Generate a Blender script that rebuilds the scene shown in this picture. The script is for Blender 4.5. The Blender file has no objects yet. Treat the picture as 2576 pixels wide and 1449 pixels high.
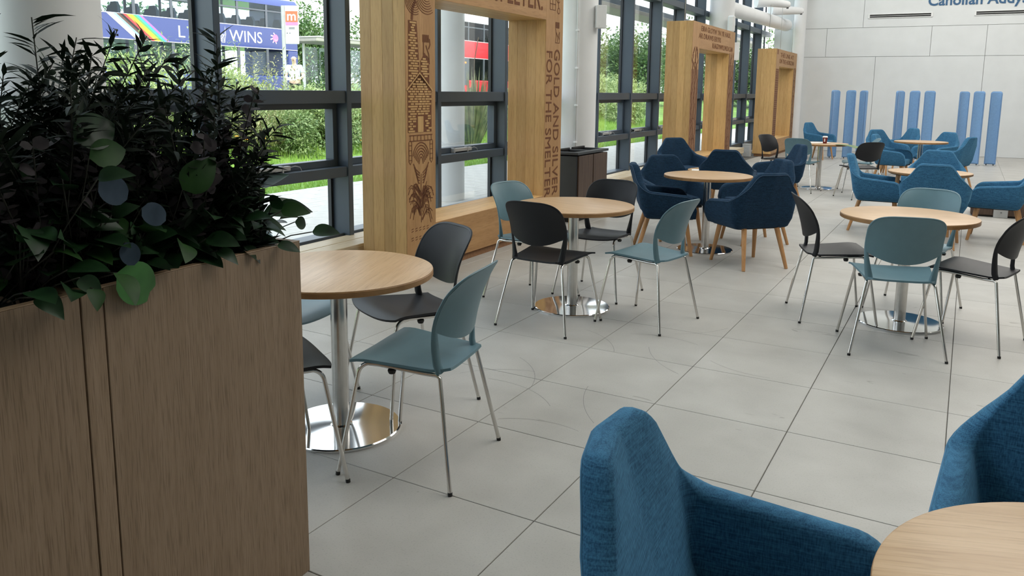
import bpy, bmesh, math, random
import numpy as np
from mathutils import Vector, Matrix
random.seed(7)
rng = np.random.default_rng(11)
SC = bpy.context.scene
COL = SC.collection
PI = math.pi

# ------------------------------------------------------------------ camera, sky, lights, exposure
cam = bpy.data.cameras.new('camera')
camo = bpy.data.objects.new('camera', cam)
COL.objects.link(camo)
cR = Vector((0.8685622, 0.49546682, 0.0105993))
cU = Vector((-0.08638022, 0.13029655, 0.98770505))
cF = Vector((-0.48799402, 0.85879884, -0.1559692))
CM = Matrix((cR, cU, -cF)).transposed().to_4x4()
CM.translation = Vector((0, 0, 1.56))
camo.matrix_world = CM
cam.sensor_width = 36.0
cam.lens = 2002.87 / 2576 * 36.0
cam.shift_y = -(724.5 - 544.56) / 2576
cam.clip_start = 0.05
cam.clip_end = 400
SC.camera = camo

world = bpy.data.worlds.new('sky')
SC.world = world
world.use_nodes = True
wn = world.node_tree
bg = wn.nodes['Background']
tc = wn.nodes.new('ShaderNodeTexCoord')
sep = wn.nodes.new('ShaderNodeSeparateXYZ')
rmp = wn.nodes.new('ShaderNodeValToRGB')
wn.links.new(tc.outputs['Generated'], sep.inputs[0])
wn.links.new(sep.outputs['Z'], rmp.inputs[0])
rmp.color_ramp.elements[0].position = 0.0
rmp.color_ramp.elements[0].color = (0.93, 0.97, 1.0, 1)
rmp.color_ramp.elements[1].position = 0.8
rmp.color_ramp.elements[1].color = (0.72, 0.86, 1.0, 1)
wn.links.new(rmp.outputs[0], bg.inputs['Color'])
bg.inputs['Strength'].default_value = 2.7

sun = bpy.data.lights.new('sun', 'SUN')
sun.energy = 4.2
sun.angle = math.radians(6)
sun.color = (1.0, 0.95, 0.86)
suno = bpy.data.objects.new('sun', sun)
COL.objects.link(suno)
suno.rotation_euler = Vector((-0.62, 0.30, -0.95)).to_track_quat('-Z', 'Y').to_euler()

def ceiling_fill(x, y, sx, sy, power, col=(1.0, 0.965, 0.91)):  # area lamp added under the closed ceiling, filling in for unseen skylights
    l = bpy.data.lights.new('ceiling_fill', 'AREA')
    l.shape = 'RECTANGLE'
    l.size = sx
    l.size_y = sy
    l.energy = power
    l.color = col
    o = bpy.data.objects.new('ceiling_fill', l)
    COL.objects.link(o)
    o.location = (x, y, 6.3)
ceiling_fill(1.5, 6.0, 6.0, 5.0, 290)
ceiling_fill(1.0, 13.0, 6.0, 5.0, 330)
ceiling_fill(0.5, 20.0, 7.0, 4.0, 300)

vs = SC.view_settings
vs.view_transform = 'Standard'
vs.look = 'None'
vs.gamma = 1.0
vs.use_curve_mapping = False
vs.exposure = 0.18
SC.cycles.transparent_max_bounces = 24
SC.cycles.max_bounces = 8

# ------------------------------------------------------------------ materials
def nmat(name):
    m = bpy.data.materials.new(name)
    m.use_nodes = True
    nt = m.node_tree
    return m, nt, nt.nodes['Principled BSDF']

def rgba(c):
    return (c[0], c[1], c[2], 1.0)

def N(nt, t, **kw):
    n = nt.nodes.new(t)
    for k, v in kw.items():
        setattr(n, k, v)
    return n

def plain(name, col, rough=0.5, metal=0.0, var=0.06, scale=12.0, bump=0.0, bscale=60.0, spec=0.5, coat=0.0, space='Object', sheen=0.0):
    """One colour with slight noise variation and fine relief."""
    m, nt, b = nmat(name)
    L = nt.links.new
    c = N(nt, 'ShaderNodeTexCoord')
    n = N(nt, 'ShaderNodeTexNoise')
    n.inputs['Scale'].default_value = scale
    n.inputs['Detail'].default_value = 4
    L(c.outputs[space], n.inputs['Vector'])
    r = N(nt, 'ShaderNodeValToRGB')
    r.color_ramp.elements[0].position = 0.3
    r.color_ramp.elements[1].position = 0.7
    r.color_ramp.elements[0].color = rgba([x * (1 - var) for x in col])
    r.color_ramp.elements[1].color = rgba([min(1, x * (1 + var)) for x in col])
    L(n.outputs['Fac'], r.inputs[0])
    L(r.outputs[0], b.inputs['Base Color'])
    b.inputs['Roughness'].default_value = rough
    b.inputs['Metallic'].default_value = metal
    b.inputs['Specular IOR Level'].default_value = spec
    b.inputs['Coat Weight'].default_value = coat
    b.inputs['Sheen Weight'].default_value = sheen
    if bump > 0:
        n2 = N(nt, 'ShaderNodeTexNoise')
        n2.inputs['Scale'].default_value = bscale
        n2.inputs['Detail'].default_value = 3
        L(c.outputs[space], n2.inputs['Vector'])
        bp = N(nt, 'ShaderNodeBump')
        bp.inputs['Strength'].default_value = bump
        bp.inputs['Distance'].default_value = 0.01
        L(n2.outputs['Fac'], bp.inputs['Height'])
        L(bp.outputs[0], b.inputs['Normal'])
    return m

def wood(name, light, dark, axis='Z', rough=0.45, stretch=14.0, scale=5.0, tone=0.12, pore=0.32, spec=0.4):
    """Grain stretched along one axis; every object gets its own tone and grain offset."""
    m, nt, b = nmat(name)
    L = nt.links.new
    c = N(nt, 'ShaderNodeTexCoord')
    oi = N(nt, 'ShaderNodeObjectInfo')
    off = N(nt, 'ShaderNodeVectorMath', operation='MULTIPLY_ADD')
    off.inputs[1].default_value = (1, 1, 1)
    sc = N(nt, 'ShaderNodeVectorMath', operation='SCALE')
    L(oi.outputs['Random'], sc.inputs['Scale'])
    sc.inputs[0].default_value = (7.3, 5.1, 9.7)
    L(c.outputs['Object'], off.inputs[0])
    L(sc.outputs[0], off.inputs[2])
    mp = N(nt, 'ShaderNodeMapping')
    s = [stretch] * 3
    s['XYZ'.index(axis)] = 1.0
    mp.inputs['Scale'].default_value = s
    L(off.outputs[0], mp.inputs['Vector'])
    n = N(nt, 'ShaderNodeTexNoise')
    n.inputs['Scale'].default_value = scale * 0.35
    n.inputs['Detail'].default_value = 5
    n.inputs['Distortion'].default_value = 0.6
    L(mp.outputs[0], n.inputs['Vector'])
    n2 = N(nt, 'ShaderNodeTexNoise')
    n2.inputs['Scale'].default_value = scale * 2.2
    n2.inputs['Detail'].default_value = 2
    L(mp.outputs[0], n2.inputs['Vector'])
    r = N(nt, 'ShaderNodeValToRGB')
    r.color_ramp.elements[0].position = 0.28
    r.color_ramp.elements[1].position = 0.72
    r.color_ramp.elements[0].color = rgba(dark)
    r.color_ramp.elements[1].color = rgba(light)
    L(n.outputs['Fac'], r.inputs[0])
    r2 = N(nt, 'ShaderNodeValToRGB')
    r2.color_ramp.elements[0].position = 0.33
    r2.color_ramp.elements[1].position = 0.5
    k = 1 - pore
    r2.color_ramp.elements[0].color = (k, k * 0.97, k * 0.93, 1)
    r2.color_ramp.elements[1].color = (1, 1, 1, 1)
    L(n2.outputs['Fac'], r2.inputs[0])
    mx = N(nt, 'ShaderNodeMix', data_type='RGBA', blend_type='MULTIPLY')
    mx.inputs['Factor'].default_value = 1.0
    L(r.outputs[0], mx.inputs['A'])
    L(r2.outputs[0], mx.inputs['B'])
    mr = N(nt, 'ShaderNodeMapRange')
    mr.inputs['To Min'].default_value = 1 - tone
    mr.inputs['To Max'].default_value = 1 + tone * 0.6
    L(oi.outputs['Random'], mr.inputs['Value'])
    mul = N(nt, 'ShaderNodeVectorMath', operation='SCALE')
    L(mx.outputs['Result'], mul.inputs[0])
    L(mr.outputs[0], mul.inputs['Scale'])
    L(mul.outputs[0], b.inputs['Base Color'])
    b.inputs['Roughness'].default_value = rough
    b.inputs['Specular IOR Level'].default_value = spec
    bp = N(nt, 'ShaderNodeBump')
    bp.inputs['Strength'].default_value = 0.12
    bp.inputs['Distance'].default_value = 0.002
    L(n2.outputs['Fac'], bp.inputs['Height'])
    L(bp.outputs[0], b.inputs['Normal'])
    return m

def fabric(name, c1, c2, scale=1.0):
    """Cross-woven cloth: thin threads in two directions, lighter and darker."""
    m, nt, b = nmat(name)
    L = nt.links.new
    c = N(nt, 'ShaderNodeTexCoord')
    outs = []
    for st in ((900, 900, 60), (60, 60, 900)):
        mp = N(nt, 'ShaderNodeMapping')
        mp.inputs['Scale'].default_value = [x * 0.35 * scale for x in st]
        L(c.outputs['Object'], mp.inputs['Vector'])
        n = N(nt, 'ShaderNodeTexNoise')
        n.inputs['Scale'].default_value = 1.0
        n.inputs['Detail'].default_value = 2
        L(mp.outputs[0], n.inputs['Vector'])
        outs.append(n.outputs['Fac'])
    ad = N(nt, 'ShaderNodeMath', operation='ADD')
    L(outs[0], ad.inputs[0])
    L(outs[1], ad.inputs[1])
    hf = N(nt, 'ShaderNodeMath', operation='MULTIPLY')
    hf.inputs[1].default_value = 0.5
    L(ad.outputs[0], hf.inputs[0])
    r = N(nt, 'ShaderNodeValToRGB')
    r.color_ramp.elements[0].position = 0.36
    r.color_ramp.elements[1].position = 0.66
    r.color_ramp.elements[0].color = rgba(c1)
    r.color_ramp.elements[1].color = rgba(c2)
    L(hf.outputs[0], r.inputs[0])
    L(r.outputs[0], b.inputs['Base Color'])
    b.inputs['Roughness'].default_value = 0.9
    b.inputs['Specular IOR Level'].default_value = 0.15
    b.inputs['Sheen Weight'].default_value = 0.25
    b.inputs['Sheen Roughness'].default_value = 0.5
    b.inputs['Sheen Tint'].default_value = rgba([min(1, x * 3 + 0.1) for x in c2])
    bp = N(nt, 'ShaderNodeBump')
    bp.inputs['Strength'].default_value = 0.35
    bp.inputs['Distance'].default_value = 0.0015
    L(hf.outputs[0], bp.inputs['Height'])
    L(bp.outputs[0], b.inputs['Normal'])
    return m

def tile_mat():
    m, nt, b = nmat('porcelain_tile')
    L = nt.links.new
    g = N(nt, 'ShaderNodeNewGeometry')
    oi = N(nt, 'ShaderNodeObjectInfo')
    def noise(scale, detail=4, dist=0.0, st=None):
        n = N(nt, 'ShaderNodeTexNoise')
        n.inputs['Scale'].default_value = scale
        n.inputs['Detail'].default_value = detail
        n.inputs['Distortion'].default_value = dist
        if st:
            mp = N(nt, 'ShaderNodeMapping')
            mp.inputs['Scale'].default_value = st
            L(g.outputs['Position'], mp.inputs['Vector'])
            L(mp.outputs[0], n.inputs['Vector'])
        else:
            L(g.outputs['Position'], n.inputs['Vector'])
        return n.outputs['Fac']
    r = N(nt, 'ShaderNodeValToRGB')
    r.color_ramp.elements[0].position = 0.25
    r.color_ramp.elements[1].position = 0.75
    r.color_ramp.elements[0].color = (0.385, 0.373, 0.348, 1)
    r.color_ramp.elements[1].color = (0.48, 0.468, 0.44, 1)
    L(noise(3.0, 8, 0.3), r.inputs[0])
    r2 = N(nt, 'ShaderNodeValToRGB')
    r2.color_ramp.elements[0].position = 0.28
    r2.color_ramp.elements[1].position = 0.45
    r2.color_ramp.elements[0].color = (0.86, 0.86, 0.86, 1)
    r2.color_ramp.elements[1].color = (1, 1, 1, 1)
    L(noise(140.0, 3), r2.inputs[0])
    mx = N(nt, 'ShaderNodeMix', data_type='RGBA', blend_type='MULTIPLY')
    mx.inputs['Factor'].default_value = 1.0
    L(r.outputs[0], mx.inputs['A'])
    L(r2.outputs[0], mx.inputs['B'])
    # sparse dark scuffs
    r3 = N(nt, 'ShaderNodeValToRGB')
    r3.color_ramp.elements[0].position = 0.735
    r3.color_ramp.elements[1].position = 0.76
    r3.color_ramp.elements[0].color = (1, 1, 1, 1)
    r3.color_ramp.elements[1].color = (0.72, 0.71, 0.70, 1)
    L(noise(9.0, 2, 1.5, (0.35, 1.6, 1)), r3.inputs[0])
    mx2 = N(nt, 'ShaderNodeMix', data_type='RGBA', blend_type='MULTIPLY')
    mx2.inputs['Factor'].default_value = 1.0
    L(mx.outputs['Result'], mx2.inputs['A'])
    L(r3.outputs[0], mx2.inputs['B'])
    mr = N(nt, 'ShaderNodeMapRange')
    mr.inputs['To Min'].default_value = 0.965
    mr.inputs['To Max'].default_value = 1.03
    L(oi.outputs['Random'], mr.inputs['Value'])
    mul = N(nt, 'ShaderNodeVectorMath', operation='SCALE')
    L(mx2.outputs['Result'], mul.inputs[0])
    L(mr.outputs[0], mul.inputs['Scale'])
    L(mul.outputs[0], b.inputs['Base Color'])
    b.inputs['Roughness'].default_value = 0.42
    b.inputs['Specular IOR Level'].default_value = 0.35
    return m

def glass_mat(name, tint=(1, 1, 1), refl=1.0):
    m = bpy.data.materials.new(name)
    m.use_nodes = True
    nt = m.node_tree
    nt.nodes.clear()
    L = nt.links.new
    out = N(nt, 'ShaderNodeOutputMaterial')
    tr = N(nt, 'ShaderNodeBsdfTransparent')
    tr.inputs['Color'].default_value = rgba(tint)
    gl = N(nt, 'ShaderNodeBsdfGlossy')
    gl.inputs['Roughness'].default_value = 0.02
    fr = N(nt, 'ShaderNodeFresnel')
    fr.inputs['IOR'].default_value = 1.22
    ml = N(nt, 'ShaderNodeMath', operation='MULTIPLY')
    ml.inputs[1].default_value = refl
    L(fr.outputs[0], ml.inputs[0])
    mx = N(nt, 'ShaderNodeMixShader')
    L(ml.outputs[0], mx.inputs[0])
    L(tr.outputs[0], mx.inputs[1])
    L(gl.outputs[0], mx.inputs[2])
    L(mx.outputs[0], out.inputs['Surface'])
    return m

def leaf_mat(name, c1, c2, rough=0.4, trans=0.25, scale=30.0, spec=0.5):
    m, nt, b = nmat(name)
    L = nt.links.new
    g = N(nt, 'ShaderNodeNewGeometry')
    n = N(nt, 'ShaderNodeTexNoise')
    n.inputs['Scale'].default_value = scale
    L(g.outputs['Position'], n.inputs['Vector'])
    r = N(nt, 'ShaderNodeValToRGB')
    r.color_ramp.elements[0].position = 0.3
    r.color_ramp.elements[1].position = 0.7
    r.color_ramp.elements[0].color = rgba(c1)
    r.color_ramp.elements[1].color = rgba(c2)
    L(n.outputs['Fac'], r.inputs[0])
    L(r.outputs[0], b.inputs['Base Color'])
    b.inputs['Roughness'].default_value = rough
    b.inputs['Specular IOR Level'].default_value = spec
    if trans > 0:
        tl = N(nt, 'ShaderNodeBsdfTranslucent')
        L(r.outputs[0], tl.inputs['Color'])
        mx = N(nt, 'ShaderNodeMixShader')
        mx.inputs[0].default_value = trans
        L(b.outputs[0], mx.inputs[1])
        L(tl.outputs[0], mx.inputs[2])
        L(mx.outputs[0], nt.nodes['Material Output'].inputs['Surface'])
    return m

def emit(name, col, s):
    m, nt, b = nmat(name)
    b.inputs['Base Color'].default_value = rgba(col)
    b.inputs['Emission Color'].default_value = rgba(col)
    b.inputs['Emission Strength'].default_value = s
    return m

M = {}
M['tile'] = tile_mat()
M['scuff'] = plain('rubber_scuff', (0.20, 0.195, 0.185), 0.7)
M['grout'] = plain('dark_grout', (0.13, 0.125, 0.115), 0.9)
M['white'] = plain('white_paint', (0.76, 0.77, 0.775), 0.6, var=0.03, scale=3, bump=0.05, bscale=25)
M['white_gloss'] = plain('white_enamel', (0.78, 0.79, 0.79), 0.35, var=0.02)
M['wallw'] = plain('white_board', (0.69, 0.71, 0.715), 0.7, var=0.03, scale=2.5, bump=0.06, bscale=90)
M['dim'] = plain('grey_plaster', (0.30, 0.30, 0.30), 0.9)
M['ceil'] = plain('ceiling_paint', (0.70, 0.70, 0.70), 0.9)
M['alu'] = plain('anthracite_aluminium', (0.056, 0.078, 0.106), 0.42, var=0.05, scale=4, spec=0.45)
M['alu_dark'] = plain('anthracite_gasket', (0.018, 0.022, 0.028), 0.5)
M['glass'] = glass_mat('window_glass', (0.985, 0.995, 0.99), 0.35)
M['oak'] = wood('oiled_oak', (0.66, 0.415, 0.175), (0.55, 0.325, 0.125), 'Z', 0.42, 12, 4, 0.17, 0.13)
M['oak_y'] = wood('oiled_oak_level', (0.66, 0.415, 0.175), (0.55, 0.325, 0.125), 'Y', 0.42, 12, 4, 0.17, 0.13)
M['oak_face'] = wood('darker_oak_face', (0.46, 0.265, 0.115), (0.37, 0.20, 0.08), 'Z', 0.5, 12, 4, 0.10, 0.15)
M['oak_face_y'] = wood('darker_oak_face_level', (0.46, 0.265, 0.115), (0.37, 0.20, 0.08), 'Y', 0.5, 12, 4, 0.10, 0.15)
M['burn'] = plain('burnt_engraving', (0.145, 0.050, 0.016), 0.8, var=0.15, scale=40)
M['burn_mid'] = plain('scorched_oak', (0.24, 0.120, 0.055), 0.75, var=0.15, scale=40)
M['top'] = wood('oak_laminate', (0.60, 0.405, 0.235), (0.50, 0.315, 0.165), 'Y', 0.33, 22, 4, 0.05, 0.16)
M['top_edge'] = wood('oak_edge_band', (0.37, 0.205, 0.085), (0.29, 0.15, 0.06), 'X', 0.45, 3, 3, 0.05, 0.2)
M['planter'] = wood('planter_oak_veneer', (0.325, 0.232, 0.155), (0.26, 0.18, 0.113), 'Z', 0.5, 26, 5.5, 0.06, 0.32)
M['planter_edge'] = wood('planter_edge_veneer', (0.36, 0.25, 0.155), (0.29, 0.195, 0.115), 'Y', 0.5, 18, 5, 0.05, 0.2)
M['beech'] = wood('beech_leg', (0.56, 0.31, 0.14), (0.46, 0.235, 0.095), 'Z', 0.4, 12, 5, 0.08, 0.12)
M['pale'] = wood('pale_pine', (0.66, 0.56, 0.40), (0.58, 0.47, 0.32), 'Y', 0.5, 14, 5, 0.08, 0.12)
M['walnut'] = wood('dark_walnut', (0.115, 0.075, 0.055), (0.055, 0.033, 0.024), 'Z', 0.5, 22, 5, 0.06, 0.3)
M['steel'] = plain('brushed_steel', (0.62, 0.61, 0.59), 0.24, 1.0, var=0.05, scale=30)
M['chrome'] = plain('polished_chrome', (0.78, 0.78, 0.78), 0.08, 1.0, var=0.02)
M['tube'] = plain('chromed_tube', (0.66, 0.64, 0.61), 0.16, 1.0, var=0.03)
M['black'] = plain('black_plastic', (0.009, 0.010, 0.013), 0.45, var=0.1, bump=0.08, bscale=500, spec=0.32)
M['teal'] = plain('teal_plastic', (0.105, 0.195, 0.235), 0.42, var=0.05, bump=0.08, bscale=500, spec=0.45)
M['rubber'] = plain('black_rubber', (0.012, 0.012, 0.012), 0.7)
M['blue'] = fabric('blue_weave', (0.018, 0.068, 0.140), (0.060, 0.195, 0.340))
M['blue_pipe'] = plain('blue_piping', (0.06, 0.19, 0.33), 0.85)
M['navy'] = fabric('navy_weave', (0.005, 0.014, 0.031), (0.016, 0.049, 0.096))
M['navy_pipe'] = plain('navy_piping', (0.03, 0.07, 0.13), 0.85)
M['felt'] = plain('periwinkle_felt', (0.185, 0.335, 0.565), 0.95, var=0.05, scale=40, bump=0.15, bscale=400, sheen=0.2)
M['charcoal'] = plain('charcoal_steel', (0.035, 0.040, 0.045), 0.5)
M['soil'] = plain('dark_soil', (0.012, 0.010, 0.008), 0.95)
M['grey'] = plain('grey_casing', (0.42, 0.43, 0.43), 0.45)
M['letter_blue'] = plain('blue_letters', (0.030, 0.105, 0.225), 0.5)
M['dark_slot'] = plain('vent_slot', (0.02, 0.02, 0.02), 0.8)
M['paper'] = plain('white_paper', (0.82, 0.82, 0.80), 0.7)
M['leaflet'] = plain('green_leaflet', (0.12, 0.19, 0.075), 0.6)
M['maroon'] = plain('maroon_card', (0.16, 0.012, 0.018), 0.5)
M['paving'] = plain('pale_paving', (0.56, 0.525, 0.475), 0.85, var=0.10, scale=6, bump=0.2, bscale=80)
M['joint'] = plain('paving_joint', (0.24, 0.22, 0.19), 0.95)
M['asphalt'] = plain('asphalt', (0.15, 0.15, 0.15), 0.9)
M['lawn'] = plain('lawn_green', (0.17, 0.30, 0.055), 0.9, var=0.35, scale=1.3)
M['blade'] = leaf_mat('grass_blade', (0.21, 0.38, 0.06), (0.36, 0.52, 0.11), 0.6, 0.35, 3.0)
M['shrub_a'] = leaf_mat('shrub_leaf_light', (0.24, 0.34, 0.12), (0.50, 0.58, 0.27), 0.5, 0.3, 3.0)
M['shrub_b'] = leaf_mat('shrub_leaf_mid', (0.12, 0.21, 0.07), (0.29, 0.38, 0.15), 0.5, 0.3, 3.0)
M['shrub_c'] = leaf_mat('shrub_leaf_olive', (0.24, 0.25, 0.09), (0.42, 0.42, 0.19), 0.5, 0.3, 3.0)
M['tree_a'] = leaf_mat('tree_leaf', (0.06, 0.14, 0.045), (0.19, 0.30, 0.09), 0.5, 0.3, 2.0)
M['bark'] = plain('bark', (0.10, 0.075, 0.05), 0.9, var=0.3)
M['flax'] = leaf_mat('flax_blade', (0.10, 0.14, 0.07), (0.30, 0.31, 0.17), 0.5, 0.2, 5.0)
M['orange'] = plain('orange_petal', (0.85, 0.30, 0.03), 0.6)
M['bus_navy'] = plain('bus_navy_paint', (0.050, 0.075, 0.25), 0.25, var=0.03, coat=0.3)
M['bus_red'] = plain('bus_red_paint', (0.70, 0.022, 0.035), 0.25, var=0.03, coat=0.3)
M['bus_grey'] = plain('bus_window_surround', (0.11, 0.12, 0.14), 0.4)
M['bus_glass'] = glass_mat('bus_glass', (0.86, 0.92, 0.94), 1.5)
M['bus_white'] = plain('bus_white', (0.85, 0.85, 0.86), 0.4)
M['seat_grey'] = plain('bus_seat', (0.10, 0.12, 0.15), 0.8)
M['led'] = emit('orange_display', (1.0, 0.28, 0.03), 1.4)
M['skin'] = plain('skin', (0.74, 0.50, 0.42), 0.55, var=0.05)
M['shirt'] = plain('pale_blue_shirt', (0.62, 0.70, 0.80), 0.8, var=0.06, scale=15)
M['trouser'] = plain('dark_trousers', (0.05, 0.055, 0.07), 0.85)
M['shoe'] = plain('black_shoe', (0.02, 0.02, 0.02), 0.5)
M['sign_red'] = plain('orange_red_sign', (0.80, 0.15, 0.07), 0.5)
M['sign_pink'] = plain('pink_sign', (0.75, 0.22, 0.42), 0.5)
M['poster'] = plain('poster_red', (0.52, 0.17, 0.17), 0.6)
M['shelter'] = plain('shelter_frame', (0.38, 0.36, 0.32), 0.6)
M['car'] = plain('silver_car_paint', (0.62, 0.64, 0.66), 0.25, 0.3)
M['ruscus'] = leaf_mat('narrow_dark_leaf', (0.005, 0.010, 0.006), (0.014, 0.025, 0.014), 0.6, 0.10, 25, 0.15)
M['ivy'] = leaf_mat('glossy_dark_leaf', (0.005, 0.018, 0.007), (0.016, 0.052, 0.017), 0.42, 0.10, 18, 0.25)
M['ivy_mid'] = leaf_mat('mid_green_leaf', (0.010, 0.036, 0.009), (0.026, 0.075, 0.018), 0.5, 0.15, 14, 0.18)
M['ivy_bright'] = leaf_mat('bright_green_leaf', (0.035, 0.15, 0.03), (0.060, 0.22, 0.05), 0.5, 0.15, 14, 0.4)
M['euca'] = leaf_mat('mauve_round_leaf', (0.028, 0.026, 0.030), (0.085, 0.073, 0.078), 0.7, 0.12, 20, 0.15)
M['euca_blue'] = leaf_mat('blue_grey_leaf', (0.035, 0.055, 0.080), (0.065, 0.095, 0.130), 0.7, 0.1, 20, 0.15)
M['stem'] = plain('dark_stem', (0.020, 0.022, 0.014), 0.7)

# ------------------------------------------------------------------ mesh helpers
class MB:
    """Collects simple shapes into one mesh."""
    def __init__(s):
        s.v = []
        s.f = []
    def add(s, vs_, fs):
        o = len(s.v)
        s.v.extend([tuple(p) for p in vs_])
        s.f.extend([tuple(i + o for i in f) for f in fs])
        return s
    def box(s, x0, x1, y0, y1, z0, z1, b=0.0):
        if b <= 0:
            P = [(x, y, z) for x in (x0, x1) for y in (y0, y1) for z in (z0, z1)]
            F = [(0, 1, 3, 2), (4, 6, 7, 5), (0, 4, 5, 1), (2, 3, 7, 6), (0, 2, 6, 4), (1, 5, 7, 3)]
            return s.add(P, F)
        bm = bmesh.new()
        bmesh.ops.create_cube(bm, size=1.0)
        for v in bm.verts:
            v.co = Vector(((x0 + x1) / 2 + v.co.x * (x1 - x0), (y0 + y1) / 2 + v.co.y * (y1 - y0), (z0 + z1) / 2 + v.co.z * (z1 - z0)))
        bmesh.ops.bevel(bm, geom=bm.edges[:], offset=b, segments=1, affect='EDGES')
        bm.verts.index_update()
        s.add([v.co[:] for v in bm.verts], [[v.index for v in f.verts] for f in bm.faces])
        bm.free()
        return s
    def tube(s, pts, r, n=8, cap=True, r2=None):
        pts = [Vector(p) for p in pts]
        m = len(pts)
        rings = []
        up = None
        for i, p in enumerate(pts):
            t = (pts[min(i + 1, m - 1)] - pts[max(i - 1, 0)]).normalized()
            if up is None:
                a = Vector((0, 0, 1)) if abs(t.z) < 0.9 else Vector((1, 0, 0))
                up = (a - t * a.dot(t)).normalized()
            else:
                up = (up - t * up.dot(t)).normalized()
            w = t.cross(up)
            rr = r if r2 is None else r + (r2 - r) * i / (m - 1)
            if callable(r):
                rr = r(i / (m - 1))
            rings.append([p + (up * math.cos(2 * PI * k / n) + w * math.sin(2 * PI * k / n)) * rr for k in range(n)])
        V = [q for g in rings for q in g]
        F = []
        for i in range(m - 1):
            for k in range(n):
                F.append((i * n + k, i * n + (k + 1) % n, (i + 1) * n + (k + 1) % n, (i + 1) * n + k))
        if cap:
            F.append(tuple(range(n - 1, -1, -1)))
            F.append(tuple(range((m - 1) * n, m * n)))
        return s.add(V, F)
    def lathe(s, prof, n=32, c=(0, 0, 0)):
        V = []
        F = []
        m = len(prof)
        for (r, z) in prof:
            for k in range(n):
                a = 2 * PI * k / n
                V.append((c[0] + r * math.cos(a), c[1] + r * math.sin(a), c[2] + z))
        for i in range(m - 1):
            for k in range(n):
                F.append((i * n + k, i * n + (k + 1) % n, (i + 1) * n + (k + 1) % n, (i + 1) * n + k))
        F.append(tuple(range(n - 1, -1, -1)))
        F.append(tuple(range((m - 1) * n, m * n)))
        return s.add(V, F)
    def prism(s, poly, o, u, v, w):
        """Polygon (a,b) in plane o + a*u + b*v, thickness vector w."""
        o, u, v, w = map(Vector, (o, u, v, w))
        n = len(poly)
        A = [o + u * a + v * b for a, b in poly]
        V = A + [p + w for p in A]
        F = [tuple(range(n - 1, -1, -1)), tuple(range(n, 2 * n))]
        for k in range(n):
            F.append((k, (k + 1) % n, n + (k + 1) % n, n + k))
        return s.add(V, F)
    def mesh(s, name, m, smooth=None):
        me = bpy.data.meshes.new(name)
        me.from_pydata(s.v, [], s.f)
        bm = bmesh.new()
        bm.from_mesh(me)
        bmesh.ops.recalc_face_normals(bm, faces=bm.faces[:])
        bm.to_mesh(me)
        bm.free()
        if m is not None:
            me.materials.append(m)
        if smooth is not None:
            me.polygons.foreach_set('use_smooth', [True] * len(me.polygons))
            if smooth > 0:
                me.set_sharp_from_angle(angle=math.radians(smooth))
        return me
    def obj(s, name, m, parent=None, smooth=None, loc=None):
        o = bpy.data.objects.new(name, s.mesh(name, m, smooth))
        COL.objects.link(o)
        o.parent = parent
        if loc is not None:
            o.location = loc
        return o

def link(name, me, parent=None, loc=(0, 0, 0), rot=(0, 0, 0), scale=None):
    o = bpy.data.objects.new(name, me)
    COL.objects.link(o)
    o.parent = parent
    o.location = loc
    o.rotation_euler = rot
    if scale is not None:
        o.scale = scale
    return o

def empty(name, loc=(0, 0, 0), rz=0.0, label=None, cat=None, group=None, kind=None):
    o = bpy.data.objects.new(name, None)
    o.empty_display_size = 0.1
    COL.objects.link(o)
    o.location = loc
    o.rotation_euler = (0, 0, rz)
    return tag(o, label, cat, group, kind)

def tag(o, label=None, cat=None, group=None, kind=None):
    for k, v in (('label', label), ('category', cat), ('group', group), ('kind', kind)):
        if v:
            o[k] = v
    return o

def copy_tree(o, parent=None):
    c = o.copy()
    COL.objects.link(c)
    c.parent = parent
    for ch in o.children:
        copy_tree(ch, c)
    return c

def solid_grid(P, t):
    """Grid of points (ny, nx, 3) thickened by t below its surface; returns verts, faces."""
    P = np.asarray(P, float)
    ny, nx = P.shape[:2]
    du = np.gradient(P, axis=1)
    dv = np.gradient(P, axis=0)
    n = np.cross(du, dv)
    n /= np.linalg.norm(n, axis=2, keepdims=True) + 1e-12
    Q = P - n * t
    V = list(map(tuple, P.reshape(-1, 3))) + list(map(tuple, Q.reshape(-1, 3)))
    K = nx * ny
    F = []
    for j in range(ny - 1):
        for i in range(nx - 1):
            a = j * nx + i
            F.append((a, a + 1, a + nx + 1, a + nx))
            F.append((K + a, K + a + nx, K + a + nx + 1, K + a + 1))
    ring = [i for i in range(nx)] + [j * nx + nx - 1 for j in range(1, ny)] + [(ny - 1) * nx + i for i in range(nx - 2, -1, -1)] + [j * nx for j in range(ny - 2, 0, -1)]
    for a, b in zip(ring, ring[1:] + ring[:1]):
        F.append((a, K + a, K + b, b))
    return V, F

FONT_CACHE = {}
def text_mesh(s, bold=0.0):
    if (s, bold) not in FONT_CACHE:
        cu = bpy.data.curves.new('lettering', 'FONT')
        cu.body = s
        cu.size = 1.0
        cu.offset = bold
        cu.resolution_u = 3
        cu.extrude = 0.5
        o = bpy.data.objects.new('lettering', cu)
        COL.objects.link(o)
        dg = bpy.context.evaluated_depsgraph_get()
        me = o.evaluated_get(dg).to_mesh()
        V = np.array([v.co[:] for v in me.vertices])
        F = [tuple(p.vertices) for p in me.polygons]
        o.evaluated_get(dg).to_mesh_clear()
        bpy.data.objects.remove(o)
        bpy.data.curves.remove(cu)
        FONT_CACHE[(s, bold)] = (V, F)
    return FONT_CACHE[(s, bold)]

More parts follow.
